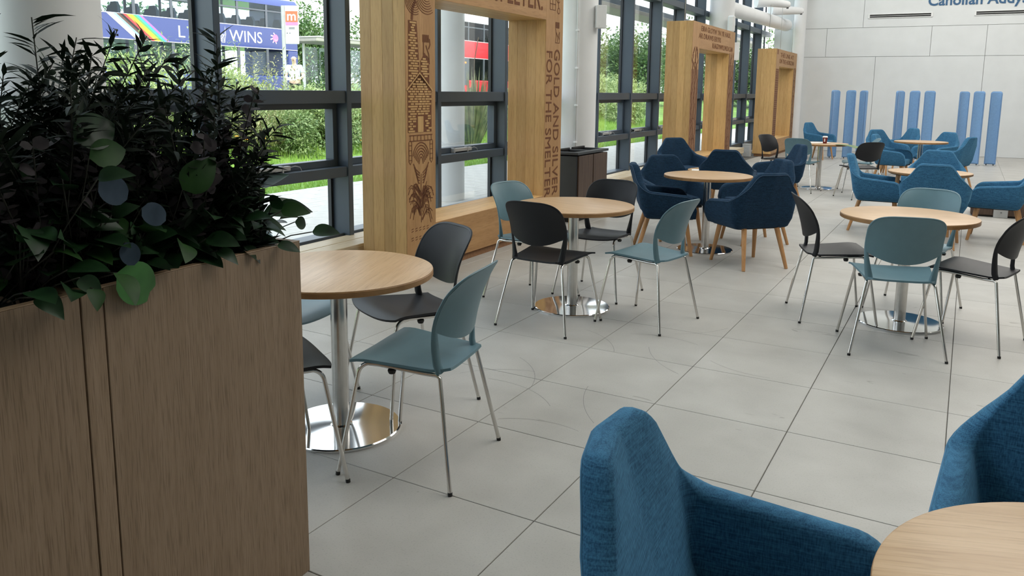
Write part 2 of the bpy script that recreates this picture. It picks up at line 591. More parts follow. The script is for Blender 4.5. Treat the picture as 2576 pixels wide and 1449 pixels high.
def lettering(s, o, u, v, w, width, cap, depth, m, parent, name='lettering', bold=0.0):
    """Text whose box starts at o, runs width along u, cap high along v, raised by depth along w."""
    V, F = text_mesh(s, bold)
    x0, x1 = V[:, 0].min(), V[:, 0].max()
    cap0 = 0.69
    o, u, v, w = (np.array(k, float) for k in (o, u, v, w))
    W = o + np.outer((V[:, 0] - x0) / (x1 - x0) * width, u) + np.outer(V[:, 1] / cap0 * cap, v) + np.outer((V[:, 2] + 0.5) * depth, w)
    return MB().add(W, F).obj(name, m, parent)

def ribbons(mb, lines, width, x=0.002, d=0.002, off=(0, 0)):
    """Engraved strokes in the y-z plane at depth x: each line is [(y,z),...]."""
    for ln in lines:
        ln = [(a + off[0], b + off[1]) for a, b in ln]
        n = len(ln)
        L_, R_ = [], []
        for i in range(n):
            a = ln[max(i - 1, 0)]
            b = ln[min(i + 1, n - 1)]
            dx, dy = b[0] - a[0], b[1] - a[1]
            k = math.hypot(dx, dy) or 1
            nx, ny = -dy / k * width / 2, dx / k * width / 2
            L_.append((ln[i][0] + nx, ln[i][1] + ny))
            R_.append((ln[i][0] - nx, ln[i][1] - ny))
        V = [(x, a, b) for a, b in L_] + [(x, a, b) for a, b in R_]
        F = [(i, i + 1, n + i + 1, n + i) for i in range(n - 1)]
        mb.add(V, F)

def arc(cx, cy, r, a0, a1, n=10, ry=None):
    ry = ry or r
    return [(cx + r * math.cos(math.radians(a0 + (a1 - a0) * i / n)), cy + ry * math.sin(math.radians(a0 + (a1 - a0) * i / n))) for i in range(n + 1)]

WS = 0.0192                       # the glazed wall runs 1.1 degrees off the tile grid
WROT = math.atan(WS)
def wx(y, off):
    return off - WS * (y - 6.5)

# ------------------------------------------------------------------ floor
TS, TX, TY = 0.6476, -0.613, 4.996
fl = MB().box(-5.03, 9.0, -5.0, 24.2, -0.12, -0.006).obj('floor', M['grout'])
tag(fl, 'large hall floor of pale grey square tiles', None, None, 'structure')
g = 0.0019
tme = MB().box(g, TS - g, g, TS - g, -0.010, 0.0, 0.0015).mesh('tile', M['tile'])
fwd2 = Vector((cF.x, cF.y)).normalized()
right2 = Vector((cR.x, cR.y)).normalized()
cells = []
far = MB()
for i in range(-6, 15):
    for j in range(-15, 39):
        x, y = TX + i * TS, TY + j * TS
        if x < -4.55 + 0.01:
            continue
        c = Vector((x + TS / 2, y + TS / 2))
        d = c.dot(fwd2)
        s = c.dot(right2)
        if 0.7 < d < 13.5 and -0.60 * d - 0.6 < s < 0.70 * d + 0.6:
            cells.append((c.length, x, y))
        else:
            far.box(x + g, x + TS - g, y + g, y + TS - g, -0.010, 0.0)
cells.sort()
for k, (d, x, y) in enumerate(cells):
    if k < 298:
        link('tile', tme, fl, (x, y, 0))
    else:
        far.box(x + g, x + TS - g, y + g, y + TS - g, -0.010, 0.0)
ft = far.obj('distant_tile', M['tile'], fl)
ft['kind'] = 'stuff'
sc_ = MB()
for (x, y, a, rr_, sp) in ((-1.75, 4.35, 20, 0.55, 50), (-1.60, 4.55, 200, 0.7, 40), (-1.35, 4.75, 60, 0.45, 60), (-1.2, 4.5, 230, 0.5, 45), (-1.55, 4.9, 300, 0.6, 40), (-1.9, 3.55, 10, 0.6, 50), (-1.7, 3.4, 40, 0.5, 60), (-1.65, 3.75, 190, 0.8, 35), (-2.0, 3.8, 100, 0.5, 50), (-1.45, 3.2, 70, 0.4, 60)):
    n_ = 10
    q_ = [(x + rr_ * math.cos(math.radians(a + sp * i / n_)) - rr_ * math.cos(math.radians(a)), y + rr_ * math.sin(math.radians(a + sp * i / n_)) - rr_ * math.sin(math.radians(a))) for i in range(n_ + 1)]
    for (p_, r_) in zip(q_, q_[1:]):
        d_ = Vector((r_[0] - p_[0], r_[1] - p_[1])).normalized() * 0.0011
        sc_.add([(p_[0] - d_.y, p_[1] + d_.x, 0.0004), (p_[0] + d_.y, p_[1] - d_.x, 0.0004), (r_[0] + d_.y, r_[1] - d_.x, 0.0004), (r_[0] - d_.y, r_[1] + d_.x, 0.0004)], [(0, 1, 2, 3)])
sc_.obj('scuff', M['scuff'], fl)['kind'] = 'stuff'

# ------------------------------------------------------------------ far wall, other walls, ceiling
FW = Matrix.Translation((0.4, 23.9, 0)) @ Matrix.Rotation(math.radians(2.0), 4, 'Z')
wf = MB().box(-5.4, 9.0, 0.03, 0.30, 0, 6.5).obj('wall_far', M['dim'])
wf.matrix_world = FW
tag(wf, 'white panelled end wall with fine joints between its boards', None, None, 'structure')
def board(x0, x1, z0, z1):
    return MB().box(x0 + 0.004, x1 - 0.004, 0.0, 0.028, z0 + 0.004, z1 - 0.004, 0.002).obj('panel', M['wallw'], wf)
for (z0, z1, xs) in ((0.0, 2.57, (-5.4, -2.73, -0.19, 2.4, 5.0, 8.4)), (2.57, 3.34, (-5.4, -4.0, -1.44, -0.19, 2.4, 5.0, 8.4)),
                     (3.34, 4.95, (-5.4, -3.1, 2.4, 8.4)), (4.95, 6.5, (-5.4, -1.0, 4.0, 8.4))):
    for a, b in zip(xs, xs[1:]):
        board(a, b, z0, z1)
for nm, x0, x1 in (('near the window corner', -2.95, -1.49), ('under the blue lettering', -0.47, 0.99)):
    v = empty('air_vent', (0, 0, 0), 0, 'slim white slot vent high on the end wall ' + nm, 'vent', 'slot vents on the end wall')
    v.matrix_world = FW
    z0 = 3.615
    f = MB()
    f.box(x0 - 0.04, x1 + 0.04, -0.02, 0.0, z0 - 0.045, z0 - 0.025, 0.003)
    f.box(x0 - 0.04, x1 + 0.04, -0.02, 0.0, z0 + 0.055, z0 + 0.075, 0.003)
    f.box(x0 - 0.04, x0, -0.02, 0.0, z0 - 0.025, z0 + 0.055)
    f.box(x1, x1 + 0.04, -0.02, 0.0, z0 - 0.025, z0 + 0.055)
    f.obj('vent_frame', M['white_gloss'], v)
    MB().box(x0, x1, -0.004, 0.0, z0 - 0.025, z0 + 0.055).obj('slot', M['dark_slot'], v)
    for zz in (z0 + 0.015,):
        MB().box(x0, x1, -0.014, -0.004, zz - 0.008, zz + 0.008, 0.002).obj('vane', M['grey'], v)
sg = empty('wall_lettering', (0, 0, 0), 0, 'large blue raised words high on the white end wall', 'lettering')
sg.matrix_world = FW
lettering('Canolfan Addysg', (-1.58, 0, 3.86), (1, 0, 0), (0, 0, 1), (0, -1, 0), 2.36, 0.25, 0.012, M['letter_blue'], sg, 'word', 0.02)
tag(MB().box(9.0, 9.3, -5, 24.5, 0, 6.5).obj('wall_right', M['dim']), 'plain grey side wall of the hall', None, None, 'structure')
tag(MB().box(-5.2, 9.0, -5.3, -5.0, 0, 6.5).obj('wall_back', M['dim']), 'plain grey wall behind the camera', None, None, 'structure')
tag(MB().box(-5.3, 9.3, -5.3, 24.5, 6.5, 6.7).obj('ceiling', M['ceil']), 'high plain ceiling of the hall', None, None, 'structure')

# ------------------------------------------------------------------ glazed wall: one window per bay
DEP, MW, BAY = 0.235, 0.062, 1.435
Y0 = 4.01 - 6 * BAY
def transom_me(z0, z1, x0, x1, nm, b=0.004):
    return MB().box(x0, x1, MW, BAY, z0, z1, b).mesh(nm, M['alu'])
me_mull = MB().box(-DEP, 0, 0, MW, 0.0, 6.5, 0.004).mesh('mullion', M['alu'])
gk = MB()
gk.box(-DEP + 0.012, -DEP + 0.05, MW, MW + 0.028, 0.25, 6.5)
gk.box(-DEP + 0.012, -DEP + 0.05, BAY - 0.028, BAY, 0.25, 6.5)
me_gask = gk.mesh('gasket', M['alu_dark'])
me_t = [transom_me(0.17, 0.27, -DEP, -0.06, 'transom'), transom_me(0.785, 0.875, -DEP, -0.015, 'transom'),
        transom_me(1.435, 1.545, -DEP, -0.015, 'transom'), transom_me(3.16, 3.28, -DEP, -0.015, 'transom'), transom_me(6.3, 6.5, -DEP, -0.015, 'transom')]
def pane_me(z0, z1):
    return MB().box(-DEP + 0.02, -DEP + 0.032, MW + 0.01, BAY - 0.01, z0, z1).mesh('pane', M['glass'])
me_p = [pane_me(0.26, 0.79), pane_me(0.92, 1.40), pane_me(1.54, 3.17), pane_me(3.27, 6.31)]
sa = MB()
sx0, sx1 = -DEP + 0.02, -DEP + 0.115
for (a, b, z0, z1) in ((MW, BAY, 0.875, 0.935), (MW, BAY, 1.385, 1.435), (MW, MW + 0.055, 0.935, 1.385), (BAY - 0.055, BAY, 0.935, 1.385)):
    sa.box(sx0, sx1, a, b, z0, z1, 0.003)
me_sash = sa.mesh('sash', M['alu'])
me_act = MB().box(-0.115, -0.075, 0.42, 0.80, 0.885, 0.925, 0.004).box(-0.118, -0.070, 0.42, 0.445, 0.875, 0.93, 0.003).box(-0.118, -0.070, 0.70, 0.715, 0.85, 0.93).mesh('opener', M['grey'])
me_cab = MB().tube([(-0.09, 0.80, 0.91), (-0.085, 0.86, 0.918), (-0.08, 0.91, 0.905), (-0.075, 0.925, 0.875), (-0.07, 0.90, 0.852), (-0.06, 0.84, 0.853)], 0.004, 6).mesh('cable', M['grey'], 0)
for k in range(20):
    y = Y0 + k * BAY
    w = empty('window_%d' % (k + 1), (wx(y, -4.80), y, 0), WROT, None, None, None, 'structure')
    w['label'] = 'tall dark framed glass bay of the window wall, bay %d from the near end' % (k + 1)
    link('mullion', me_mull, w)
    link('gasket', me_gask, w)
    for m_ in me_t:
        link('transom', m_, w)
    for m_ in me_p:
        link('pane', m_, w)
    s_ = link('sash', me_sash, w)
    link('opener', me_act, w)
    link('cable', me_cab, w)

# white round columns inside
def column(nm, x, y, r, label, z1=6.5, joints=()):
    c = empty(nm, (x, y, 0), 0, label, None, None, 'structure')
    MB().lathe([(r, 0), (r, z1)], 48).obj('shaft', M['white'], c, 40)
    for z in joints:
        MB().lathe([(r + 0.001, z), (r + 0.0025, z + 0.004), (r + 0.001, z + 0.008)], 48).obj('joint', M['grey'], c, 40)
    return c
column('column', -4.48, 2.66, 0.265, 'thick white round column behind the planter', 6.5)
col2 = column('column', -4.60, 9.82, 0.258, 'white round column behind the waste bins')
column('column', -4.75, 17.3, 0.258, 'white round column past the second portal', 6.5, (2.68,))
column('column', -4.30, 23.57, 0.17, 'white round column in the far window corner')
cd = empty('conduit', (-4.60, 9.82, 0), 0, 'thin white pipe clipped to the column behind the bins', 'pipe')
ca = math.radians(-148)
cx_, cy_ = 0.285 * math.cos(ca + PI / 2.2), 0.285 * math.sin(ca + PI / 2.2)
MB().tube([(cx_, cy_, 0.0), (cx_, cy_, 6.4)], 0.011, 8).obj('pipe', M['white_gloss'], cd, 0)
for z in (0.9, 1.38, 1.86, 2.34, 2.8):
    MB().box(cx_ - 0.02, cx_ + 0.02, cy_ - 0.018, cy_ + 0.018, z - 0.012, z + 0.012, 0.003).obj('clip', M['white_gloss'], cd)
# small boxes on the columns
def wallbox(x, y, z, rz, w, h, d, label):
    b = empty('junction_box', (x, y, z), rz, label, 'box')
    MB().box(-w * 0.62, w * 0.42, 0.0, 0.03, -h / 2, h / 2, 0.003).obj('back_plate', M['white_gloss'], b)
    MB().box(-w * 0.1, w * 0.62, -d, 0.0, -h / 2, h / 2, 0.005).obj('cover', M['white_gloss'], b)
    for a in (-0.42, 0.42):
        MB().lathe([(0.006, 0), (0.004, 0.003)], 8).obj('screw', M['grey'], b, None, (0.02, -d - 0.002, a * h))
wallbox(-4.60 + 0.258 * math.cos(math.radians(-5)), 9.82 + 0.258 * math.sin(math.radians(-5)) - 0.0, 2.52, math.radians(40), 0.19, 0.29, 0.10, 'white junction box high on the column behind the bins')
wallbox(-4.42, 17.05, 2.42, math.radians(40), 0.17, 0.36, 0.10, 'white junction box on the column past the second portal')

# ------------------------------------------------------------------ low pine casing along the glass
def window_bench(y0, y1, label):
    w = empty('window_bench', (wx(y0, -4.80), y0, 0), WROT, label, 'bench', 'pale pine casings along the windows')
    Ln = y1 - y0
    for a, b in ((-0.04, 0.145), (0.155, 0.335)):
        MB().box(a, b, 0, Ln, 0.222, 0.25, 0.003).obj('top_plank', M['pale'], w)
    for a, b in ((0.17, 0.222), (0.115, 0.166)):
        MB().box(0.31, 0.333, 0, Ln, a, b, 0.002).obj('front_plank', M['pale'], w)
    n = max(2, int(Ln / 1.1))
    for i in range(n + 1):
        yy = min(Ln - 0.07, i * Ln / n)
        MB().box(0.0, 0.309, yy, yy + 0.06, 0.0, 0.221).obj('leg', M['pale'], w)
    return w
window_bench(3.15, 9.45, 'pale pine low bench along the glass behind the large carved portal')
window_bench(10.2, 16.95, 'pale pine low bench along the glass by the second portal')
window_bench(17.65, 19.75, 'pale pine low bench between the second and third portals')
gb = empty('grey_box', (-4.73, 20.10, 0), WROT, 'small grey metal box on the floor beside the farthest portal', 'box')
MB().box(-0.09, 0.09, -0.10, 0.10, 0.0, 0.30, 0.006).obj('casing', M['grey'], gb)
MB().box(-0.095, 0.095, -0.105, 0.105, 0.30, 0.32, 0.004).obj('lid', M['grey'], gb)

# white steel cantilever brackets and tube at the far end
sb = empty('steel_beam', (0, 0, 0), 0, 'white steel tube with tapered brackets high before the far glazing', 'beam')
MB().tube([(-4.70, 17.5, 3.36), (-4.62, 23.4, 3.43)], 0.16, 20).obj('tube', M['white'], sb, 40)
for (bx, by, bz, tx, ty, tz) in ((-4.78, 20.4, 3.76, -4.12, 20.9, 3.73), (-4.75, 21.9, 3.70, -4.08, 22.5, 3.72)):
    br = MB().tube([(bx, by, bz + 0.02), (bx + (tx - bx) * 0.45, by + (ty - by) * 0.45, bz + 0.02), (tx, ty, tz), (tx + 0.05, ty + 0.02, tz)], lambda t: 0.15 - 0.10 * t, 12).obj('bracket', M['white'], sb, 30)
    MB().lathe([(0.028, -0.10), (0.028, 0.02), (0.018, 0.03)], 12).obj('pin', M['charcoal'], br, 40, (tx, ty - 0.02, tz))
lamp = empty('floodlight', (-4.46, 17.05, 2.98), 0, 'small white hooded light fixed at the top of the column past the second portal', 'light')
MB().box(-0.07, 0.07, -0.12, 0.0, -0.17, 0.17, 0.03).obj('hood', M['white_gloss'], lamp, 30)
MB().tube([(0.0, -0.06, -0.17), (-0.05, -0.05, -0.5), (-0.12, 0.0, -0.9)], 0.006, 6).obj('cable', M['charcoal'], lamp, 0)

# ------------------------------------------------------------------ carved oak portals
PW, PD, PL, PH, PLI, PB = 2.93, 0.45, 0.42, 2.735, 0.43, 0.43
def portal(y0, label):
    p = empty('carved_portal', (wx(y0, -3.945), y0, 0), WROT, label, 'portal', 'oak portals along the window wall')
    st = PD / 4
    zb = 0.07
    up = MB().box(-st + 0.0004, -0.0004, 0, PL, zb, PH, 0.0012).mesh('plank', M['oak'])
    lv = MB().box(-st + 0.0004, -0.0004, PL + 0.0005, PW - PL - 0.0005, 0, PLI, 0.0012).mesh('plank', M['oak_y'])
    lb = MB().box(-st + 0.0004, -0.0004, PL + 0.0005, PW - PL - 0.0005, zb, PB, 0.0012).mesh('plank', M['oak_y'])
    for i in range(4):
        link('plank', up, p, (-i * st - 0.004, 0, 0))
        link('plank', up, p, (-i * st - 0.004, PW - PL, 0))
        link('plank', lv, p, (-i * st - 0.004, 0, PH - PLI))
        link('plank', lb, p, (-i * st - 0.004, 0, 0))
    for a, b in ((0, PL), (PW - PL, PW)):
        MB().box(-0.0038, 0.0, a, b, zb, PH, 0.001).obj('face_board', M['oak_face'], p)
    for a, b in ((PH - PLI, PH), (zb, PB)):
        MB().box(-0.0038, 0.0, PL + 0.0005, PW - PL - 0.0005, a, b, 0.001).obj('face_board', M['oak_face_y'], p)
    MB().box(-PD + 0.03, -0.03, 0.03, PW - 0.03, 0.0, zb).obj('plinth', M['burn_mid'], p)
    return p
p1 = portal(5.16, 'large carved oak portal nearest the planter with engine-house carving')
p2 = portal(13.14, 'middle carved oak portal behind the navy armchairs')
p3 = portal(20.40, 'farthest carved oak portal beside the white end wall')

p3.scale = (1, 1, 0.968)
# portal 1: lettering and carvings
Y_, Z_ = (0, 1, 0), (0, 0, 1)
X_ = (1, 0, 0)
lettering('LEAD. SPELTER.', (0.001, 0.62, 2.395), Y_, Z_, X_, 1.80, 0.235, 0.002, M['burn'], p1)
D_ = (0, 0, -1)
lettering('GOLD AND SILVER', (0.001, 2.725, 2.01), D_, Y_, X_, 1.60, 0.135, 0.002, M['burn'], p1)
lettering('FOR THE SMELTER', (0.001, 2.535, 1.985), D_, Y_, X_, 1.58, 0.135, 0.002, M['burn'], p1)

def bricks(mb, inside, y0, y1, z0, z1, bh=0.020, bw=0.052, x=0.0035):
    """Courses of small raised bricks wherever inside(y, z)."""
    r = 0
    z = z0
    while z < z1:
        y = y0 - (bw / 2 if r % 2 else 0)
        while y < y1:
            a, b = y + 0.004, y + bw - 0.004
            if inside((a + b) / 2, z + bh / 2) and inside(a, z + bh / 2) and inside(b, z + bh / 2):
                mb.box(0.001, x, a, b, z + 0.003, z + bh - 0.003)
            y += bw * (0.8 + 0.4 * random.random())
        z += bh
        r += 1
def poly_in(P):
    def f(y, z):
        c = False
        n = len(P)
        for i in range(n):
            (a, b), (d, e) = P[i], P[(i + 1) % n]
            if (b > z) != (e > z) and y < (d - a) * (z - b) / (e - b) + a:
                c = not c
        return c
    return f
chim = [(0.035, 1.58), (0.04, 2.105), (0.155, 2.105), (0.205, 1.58)]
tower = [(0.205, 1.58), (0.205, 1.79), (0.265, 1.86), (0.33, 1.79), (0.33, 1.58)]
house = [(0.025, 1.215), (0.025, 1.565), (0.19, 1.69), (0.36, 1.565), (0.36, 1.215)]
bk = MB()
for P in (chim, tower, house):
    bk.prism(P, (0.0005, 0, 0), Y_, Z_, (0.001, 0, 0))
cv = bk.obj('carving', M['burn'], p1)
br = MB()
door = lambda y, z: 0.14 < y < 0.255 and z < 1.36
for P in (chim, tower, house):
    fi = poly_in(P)
    top = (lambda y, z: True) if P is house else (lambda y, z, h=poly_in(house): not h(y, z))
    ys = [q[0] for q in P]
    zs = [q[1] for q in P]
    bricks(br, lambda y, z: fi(y, z) and top(y, z) and not (P is house and door(y, z)), min(ys), max(ys), min(zs), max(zs))
ribbons(br, [[(0.01, 1.555), (0.19, 1.695), (0.375, 1.555)]], 0.014, 0.0045)
br.box(0.001, 0.003, 0.16, 0.24, 1.215, 1.345)
b_ = br.obj('brickwork', M['oak'], cv)
b_['kind'] = 'stuff'
st = MB()
for k in range(7):       # smoke
    ribbons(st, [arc(0.13, 2.28, 0.02 + 0.018 * k, 20 + 8 * k, 330 - 6 * k, 16)], 0.006)
    ribbons(st, [arc(0.30, 2.34, 0.05 + 0.02 * k, 200, 300, 8)], 0.006)
ribbons(st, [[(0.09, 2.11), (0.10, 2.2), (0.14, 2.26)]], 0.03)
for k in range(4):       # fist
    ribbons(st, [[(0.245 + 0.024 * k, 2.005), (0.245 + 0.024 * k, 1.945)]], 0.019)
ribbons(st, [[(0.335, 1.975), (0.345, 1.93), (0.32, 1.89)], [(0.25, 1.945), (0.25, 1.84), (0.245, 1.775), (0.335, 1.775), (0.325, 1.85), (0.30, 1.89), (0.285, 1.92)]], 0.012)
ribbons(st, [arc(0.285, 1.80, 0.035, 0, 180, 8)], 0.010)
# crest with scallop arcs
ribbons(st, [[(0.04, 1.19), (0.37, 1.19)], [(0.04, 1.145), (0.37, 1.145)]], 0.008)
for k in range(7):
    ribbons(st, [[(0.055 + 0.05 * k, 1.19), (0.055 + 0.05 * k, 1.145)]], 0.006)
for s_ in (0.035, 0.335):
    ribbons(st, [[(s_, 1.14), (s_, 0.98), (s_ + 0.02, 0.955), (s_ + 0.04, 0.98), (s_ + 0.04, 1.14)]], 0.007)
    for k in range(4):
        ribbons(st, [[(s_, 1.11 - 0.04 * k), (s_ + 0.04, 1.11 - 0.04 * k)]], 0.005)
for k in range(6):
    ribbons(st, [arc(0.205, 1.00 - 0.012 * k, 0.115 - 0.017 * k, 10, 170, 14, 0.13 - 0.012 * k)], 0.009)
for s_ in (1, -1):
    for k in range(5):
        ribbons(st, [[(0.205 + s_ * (0.11 - 0.012 * k), 0.96 - 0.028 * k), (0.205 + s_ * (0.075 - 0.01 * k), 0.91 - 0.03 * k), (0.205 + s_ * 0.02, 0.875 - 0.02 * k)]], 0.010)
# plant
ribbons(st, [[(0.205, 0.87), (0.20, 0.60), (0.205, 0.46)]], 0.008)
rr = random.Random(3)
for k in range(46):
    s_ = 1 if k % 2 else -1
    zb = 0.47 + 0.26 * rr.random()
    ln = 0.06 + 0.11 * rr.random()
    yb = 0.205 + s_ * 0.02 * rr.random()
    dr = -0.06 + 0.10 * rr.random()
    ribbons(st, [[(yb, zb), (yb + s_ * ln * 0.45, zb + 0.07), (yb + s_ * ln * 0.8, zb + 0.07 + dr * 0.4), (yb + s_ * ln, zb + 0.02 + dr)]], 0.007)
for s_ in (1, -1):
    for k in range(4):
        ribbons(st, [[(0.205, 0.58), (0.205 + s_ * (0.04 + 0.02 * k), 0.72 - 0.02 * k), (0.205 + s_ * (0.08 + 0.03 * k), 0.80 - 0.05 * k)]], 0.007)
for k, z in enumerate((0.415, 0.395, 0.34, 0.32)):
    for q in range(5):
        ribbons(st, [[(0.06 + 0.055 * q, z), (0.06 + 0.055 * q + 0.03, z + 0.006)]], 0.006)
# right leg: hands and symbols
for k in range(4):
    ribbons(st, [[(2.745 + 0.026 * k, 2.30), (2.745 + 0.026 * k, 2.235)]], 0.02)
ribbons(st, [[(2.74, 2.23), (2.76, 2.17), (2.74, 2.08), (2.84, 2.08), (2.845, 2.20), (2.81, 2.16), (2.835, 2.12)], [(2.76, 2.19), (2.80, 2.14), (2.79, 2.09)]], 0.010)
ribbons(st, [[(2.60, 2.42), (2.66, 2.42), (2.66, 2.55), (2.60, 2.55), (2.60, 2.42)], [(2.66, 2.42), (2.73, 2.42), (2.73, 2.55), (2.66, 2.55)], [(2.60, 2.48), (2.73, 2.48)], [(2.58, 2.60), (2.70, 2.70)], [(2.70, 2.60), (2.60, 2.71)]], 0.009)
ribbons(st, [arc(2.81, 2.42, 0.03, 0, 360, 12), arc(2.80, 2.55, 0.045, 60, 320, 12), arc(2.84, 2.62, 0.03, 0, 300, 10), [(2.81, 2.45), (2.80, 2.52), (2.86, 2.70)]], 0.010)
st.obj('carving', M['burn'], p1)['kind'] = 'stuff'

# portal 2 and 3: lettering, patterned legs
for i, (s_, a, wd) in enumerate((('EIRA GLOYW YN YR HAUL', 0.50, 2.05), ('AR DRAWS ERYRI', 0.36, 1.45), ('RHAGDYWYLLWCH CAN', 1.25, 1.5))):
    lettering(s_, (0.001, a, 2.60 - 0.125 * i), Y_, Z_, X_, wd, 0.088, 0.002, M['burn'], p2)
for i, s_ in enumerate(('THE LINE AT', 'ON THE HORIZON')):
    lettering(s_, (0.001, 0.50 - 0.1 * i, 2.545 - 0.16 * i), Y_, Z_, X_, 1.90 + 0.15 * i, 0.11, 0.002, M['burn'], p3)
def leaf_carving(p, u0, seed):
    m_ = MB()
    b2 = MB()
    r_ = random.Random(seed)
    z = 0.25
    while z < 2.25:
        for q in range(3):
            u = u0 + 0.06 + 0.13 * q + 0.03 * r_.random()
            a = r_.random() * 1.2 - 0.6
            h = 0.10 + 0.05 * r_.random()
            tip = (u + math.sin(a) * h, z + math.cos(a) * h)
            ribbons(m_, [[(u, z), ((u + tip[0]) / 2 + 0.025, (z + tip[1]) / 2), tip], [(u, z), ((u + tip[0]) / 2 - 0.025, (z + tip[1]) / 2), tip], [(u, z), tip]], 0.012)
        if r_.random() < 0.3:
            ribbons(m_, [arc(u0 + 0.21, z, 0.12, 20, 160, 8)], 0.016)
        z += 0.085
    m_.obj('carving', M['burn'], p)['kind'] = 'stuff'
def ladder_carving(p, u0, seed):
    m_ = MB()
    r_ = random.Random(seed)
    z = 0.2
    while z < 2.22:
        h = 0.045 + 0.02 * r_.random()
        for q in range(3):
            a = u0 + 0.03 + 0.125 * q
            m_.box(0.0005, 0.002, a, a + 0.105, z, z + h * 0.62)
        z += h
    m_.obj('carving', M['burn'], p)['kind'] = 'stuff'
pl_ = MB().box(0.0003, 0.0012, 0.01, 0.41, 0.15, 1.95).obj('scorched_panel', M['burn_mid'], p2)
pl_ = MB().box(0.0003, 0.0012, PW - 0.41, PW - 0.01, 0.15, 2.1).obj('scorched_panel', M['burn_mid'], p2)
leaf_carving(p2, 0.0, 5)
leaf_carving(p2, PW - PL, 6)
MB().box(0.0003, 0.0012, 0.02, 0.40, 0.2, 2.2).obj('scorched_panel', M['burn_mid'], p3)
ladder_carving(p3, 0.0, 8)
leaf_carving(p3, PW - PL, 9)
MB().box(0.0005, 0.003, 0.08, 0.26, 2.60, 2.72).obj('carving', M['burn_mid'], p3)
for y, z0, z1, lab in ((13.42, PH, 6.45, 'thin steel cable rising from the top of the second portal'), (20.55, PH * 0.968, 6.45, 'thin steel cable at the near corner of the farthest portal top'),
                  (21.0, PH * 0.968, 3.70, 'thin steel cable from the first white bracket to the farthest portal'), (22.5, PH * 0.968, 3.69, 'thin steel cable from the second white bracket to the farthest portal')):
    q = empty('stay_cable', (wx(y, -4.18) if z1 > 5 else wx(y, -3.80), y, z0), 0, lab, 'cable', 'thin steel cables above the portals')
    if z1 < 5:
        q.location.x = -4.26
    MB().tube([(0, 0, 0), (0, 0, z1 - z0)], 0.006, 6).obj('strand', M['grey'], q, 0)
    MB().lathe([(0.018, 0.0), (0.018, 0.02), (0.006, 0.03)], 10).obj('socket', M['grey'], q, 40)

# ------------------------------------------------------------------ waste station
bn = empty('recycling_station', (-3.99, 8.55, 0), WROT, 'low double waste station with dark walnut doors beside the large portal', 'bin')
MB().box(-0.33, 0.0, 0.0, 0.94, 0.05, 0.80, 0.004).obj('carcass', M['charcoal'], bn)
MB().box(-0.30, -0.03, 0.03, 0.91, 0.0, 0.05).obj('plinth', M['rubber'], bn)
for a, b in ((0.03, 0.46), (0.485, 0.925)):
    MB().box(0.0005, 0.020, a, b, 0.07, 0.80, 0.002).obj('door', M['walnut'], bn)
tp = MB()
for (x0, x1, a, b) in ((-0.345, -0.30, -0.01, 0.95), (-0.06, 0.025, -0.01, 0.95), (-0.30, -0.06, -0.01, 0.06), (-0.30, -0.06, 0.43, 0.52), (-0.30, -0.06, 0.89, 0.95)):
    tp.box(x0, x1, a, b, 0.815, 0.845, 0.002)
tp.obj('top', M['charcoal'], bn)
for a, b in ((0.06, 0.43), (0.52, 0.89)):
    MB().box(-0.30, -0.06, a, b, 0.803, 0.818).obj('opening', M['rubber'], bn)
    MB().box(-0.305, -0.28, a, b, 0.845, 0.87, 0.004).obj('flap', M['rubber'], bn)

# ------------------------------------------------------------------ round tables
def make_table(h=0.757, r=0.43, rb=0.275):
    t = empty('round_table')
    MB().lathe([(r - 0.004, h - 0.006), (r - 0.002, h - 0.001), (r - 0.005, h)], 96).obj('tabletop', M['top'], t, 30)
    MB().lathe([(r - 0.004, h - 0.030), (r, h - 0.028), (r, h - 0.006), (r - 0.002, h - 0.003)], 96).obj('edge_band', M['top_edge'], t, 30)
    MB().lathe([(0.15, h - 0.038), (0.15, h - 0.031)], 32).obj('mounting_plate', M['charcoal'], t, 30)
    MB().lathe([(0.038, 0.012), (0.038, h - 0.035)], 32).obj('column', M['steel'], t, 30)
    MB().lathe([(rb, 0.0), (rb, 0.010), (rb - 0.006, 0.014), (0.05, 0.020), (0.041, 0.026), (0.041, 0.030)], 96).obj('base_plate', M['chrome'], t, 25)
    return t
def make_coffee_table(h=0.69, r=0.44):
    t = empty('coffee_table')
    MB().lathe([(r - 0.004, h - 0.006), (r - 0.002, h - 0.001), (r - 0.005, h)], 80).obj('tabletop', M['top'], t, 30)
    MB().lathe([(r - 0.03, h - 0.036), (r, h - 0.022), (r, h - 0.006), (r - 0.002, h - 0.003)], 80).obj('edge_band', M['top_edge'], t, 30)
    for a in (35, 125, 215, 305):
        ca_, sa_ = math.cos(math.radians(a)), math.sin(math.radians(a))
        MB().tube([(ca_ * (r - 0.06), sa_ * (r - 0.06), h - 0.034), (ca_ * (r - 0.02), sa_ * (r - 0.02), 0)], 0.023, 12, True, 0.015).obj('leg', M['beech'], t, 40)
    return t
tb0 = make_table()
TABLES = [
    (-2.42, 2.67, 20, 'round oak cafe table tucked against the wooden planters'),
    (-2.41, 5.14, 75, 'round oak cafe table in front of the large carved portal'),
    (-2.20, 7.80, 75, 'round oak cafe table ringed by navy armchairs'),
    (-0.30, 5.97, 120, 'round oak cafe table nearest the power bench, with two teal chairs'),
    (-2.10, 14.02, 80, 'round oak cafe table with the coffee cup and papers on it'),
    (-0.70, 15.75, 80, 'round oak cafe table among blue armchairs before the upright panels'),
    (0.35, 1.42, 110, 'round oak cafe table closest to the camera'),
]
for i, (x, y, a, lab) in enumerate(TABLES):
    t = tb0 if i == 0 else copy_tree(tb0)
    t.location = (x, y, 0)
    t.rotation_euler = (0, 0, math.radians(a))
    tag(t, lab, 'table', 'round cafe tables')
ct0 = make_coffee_table()
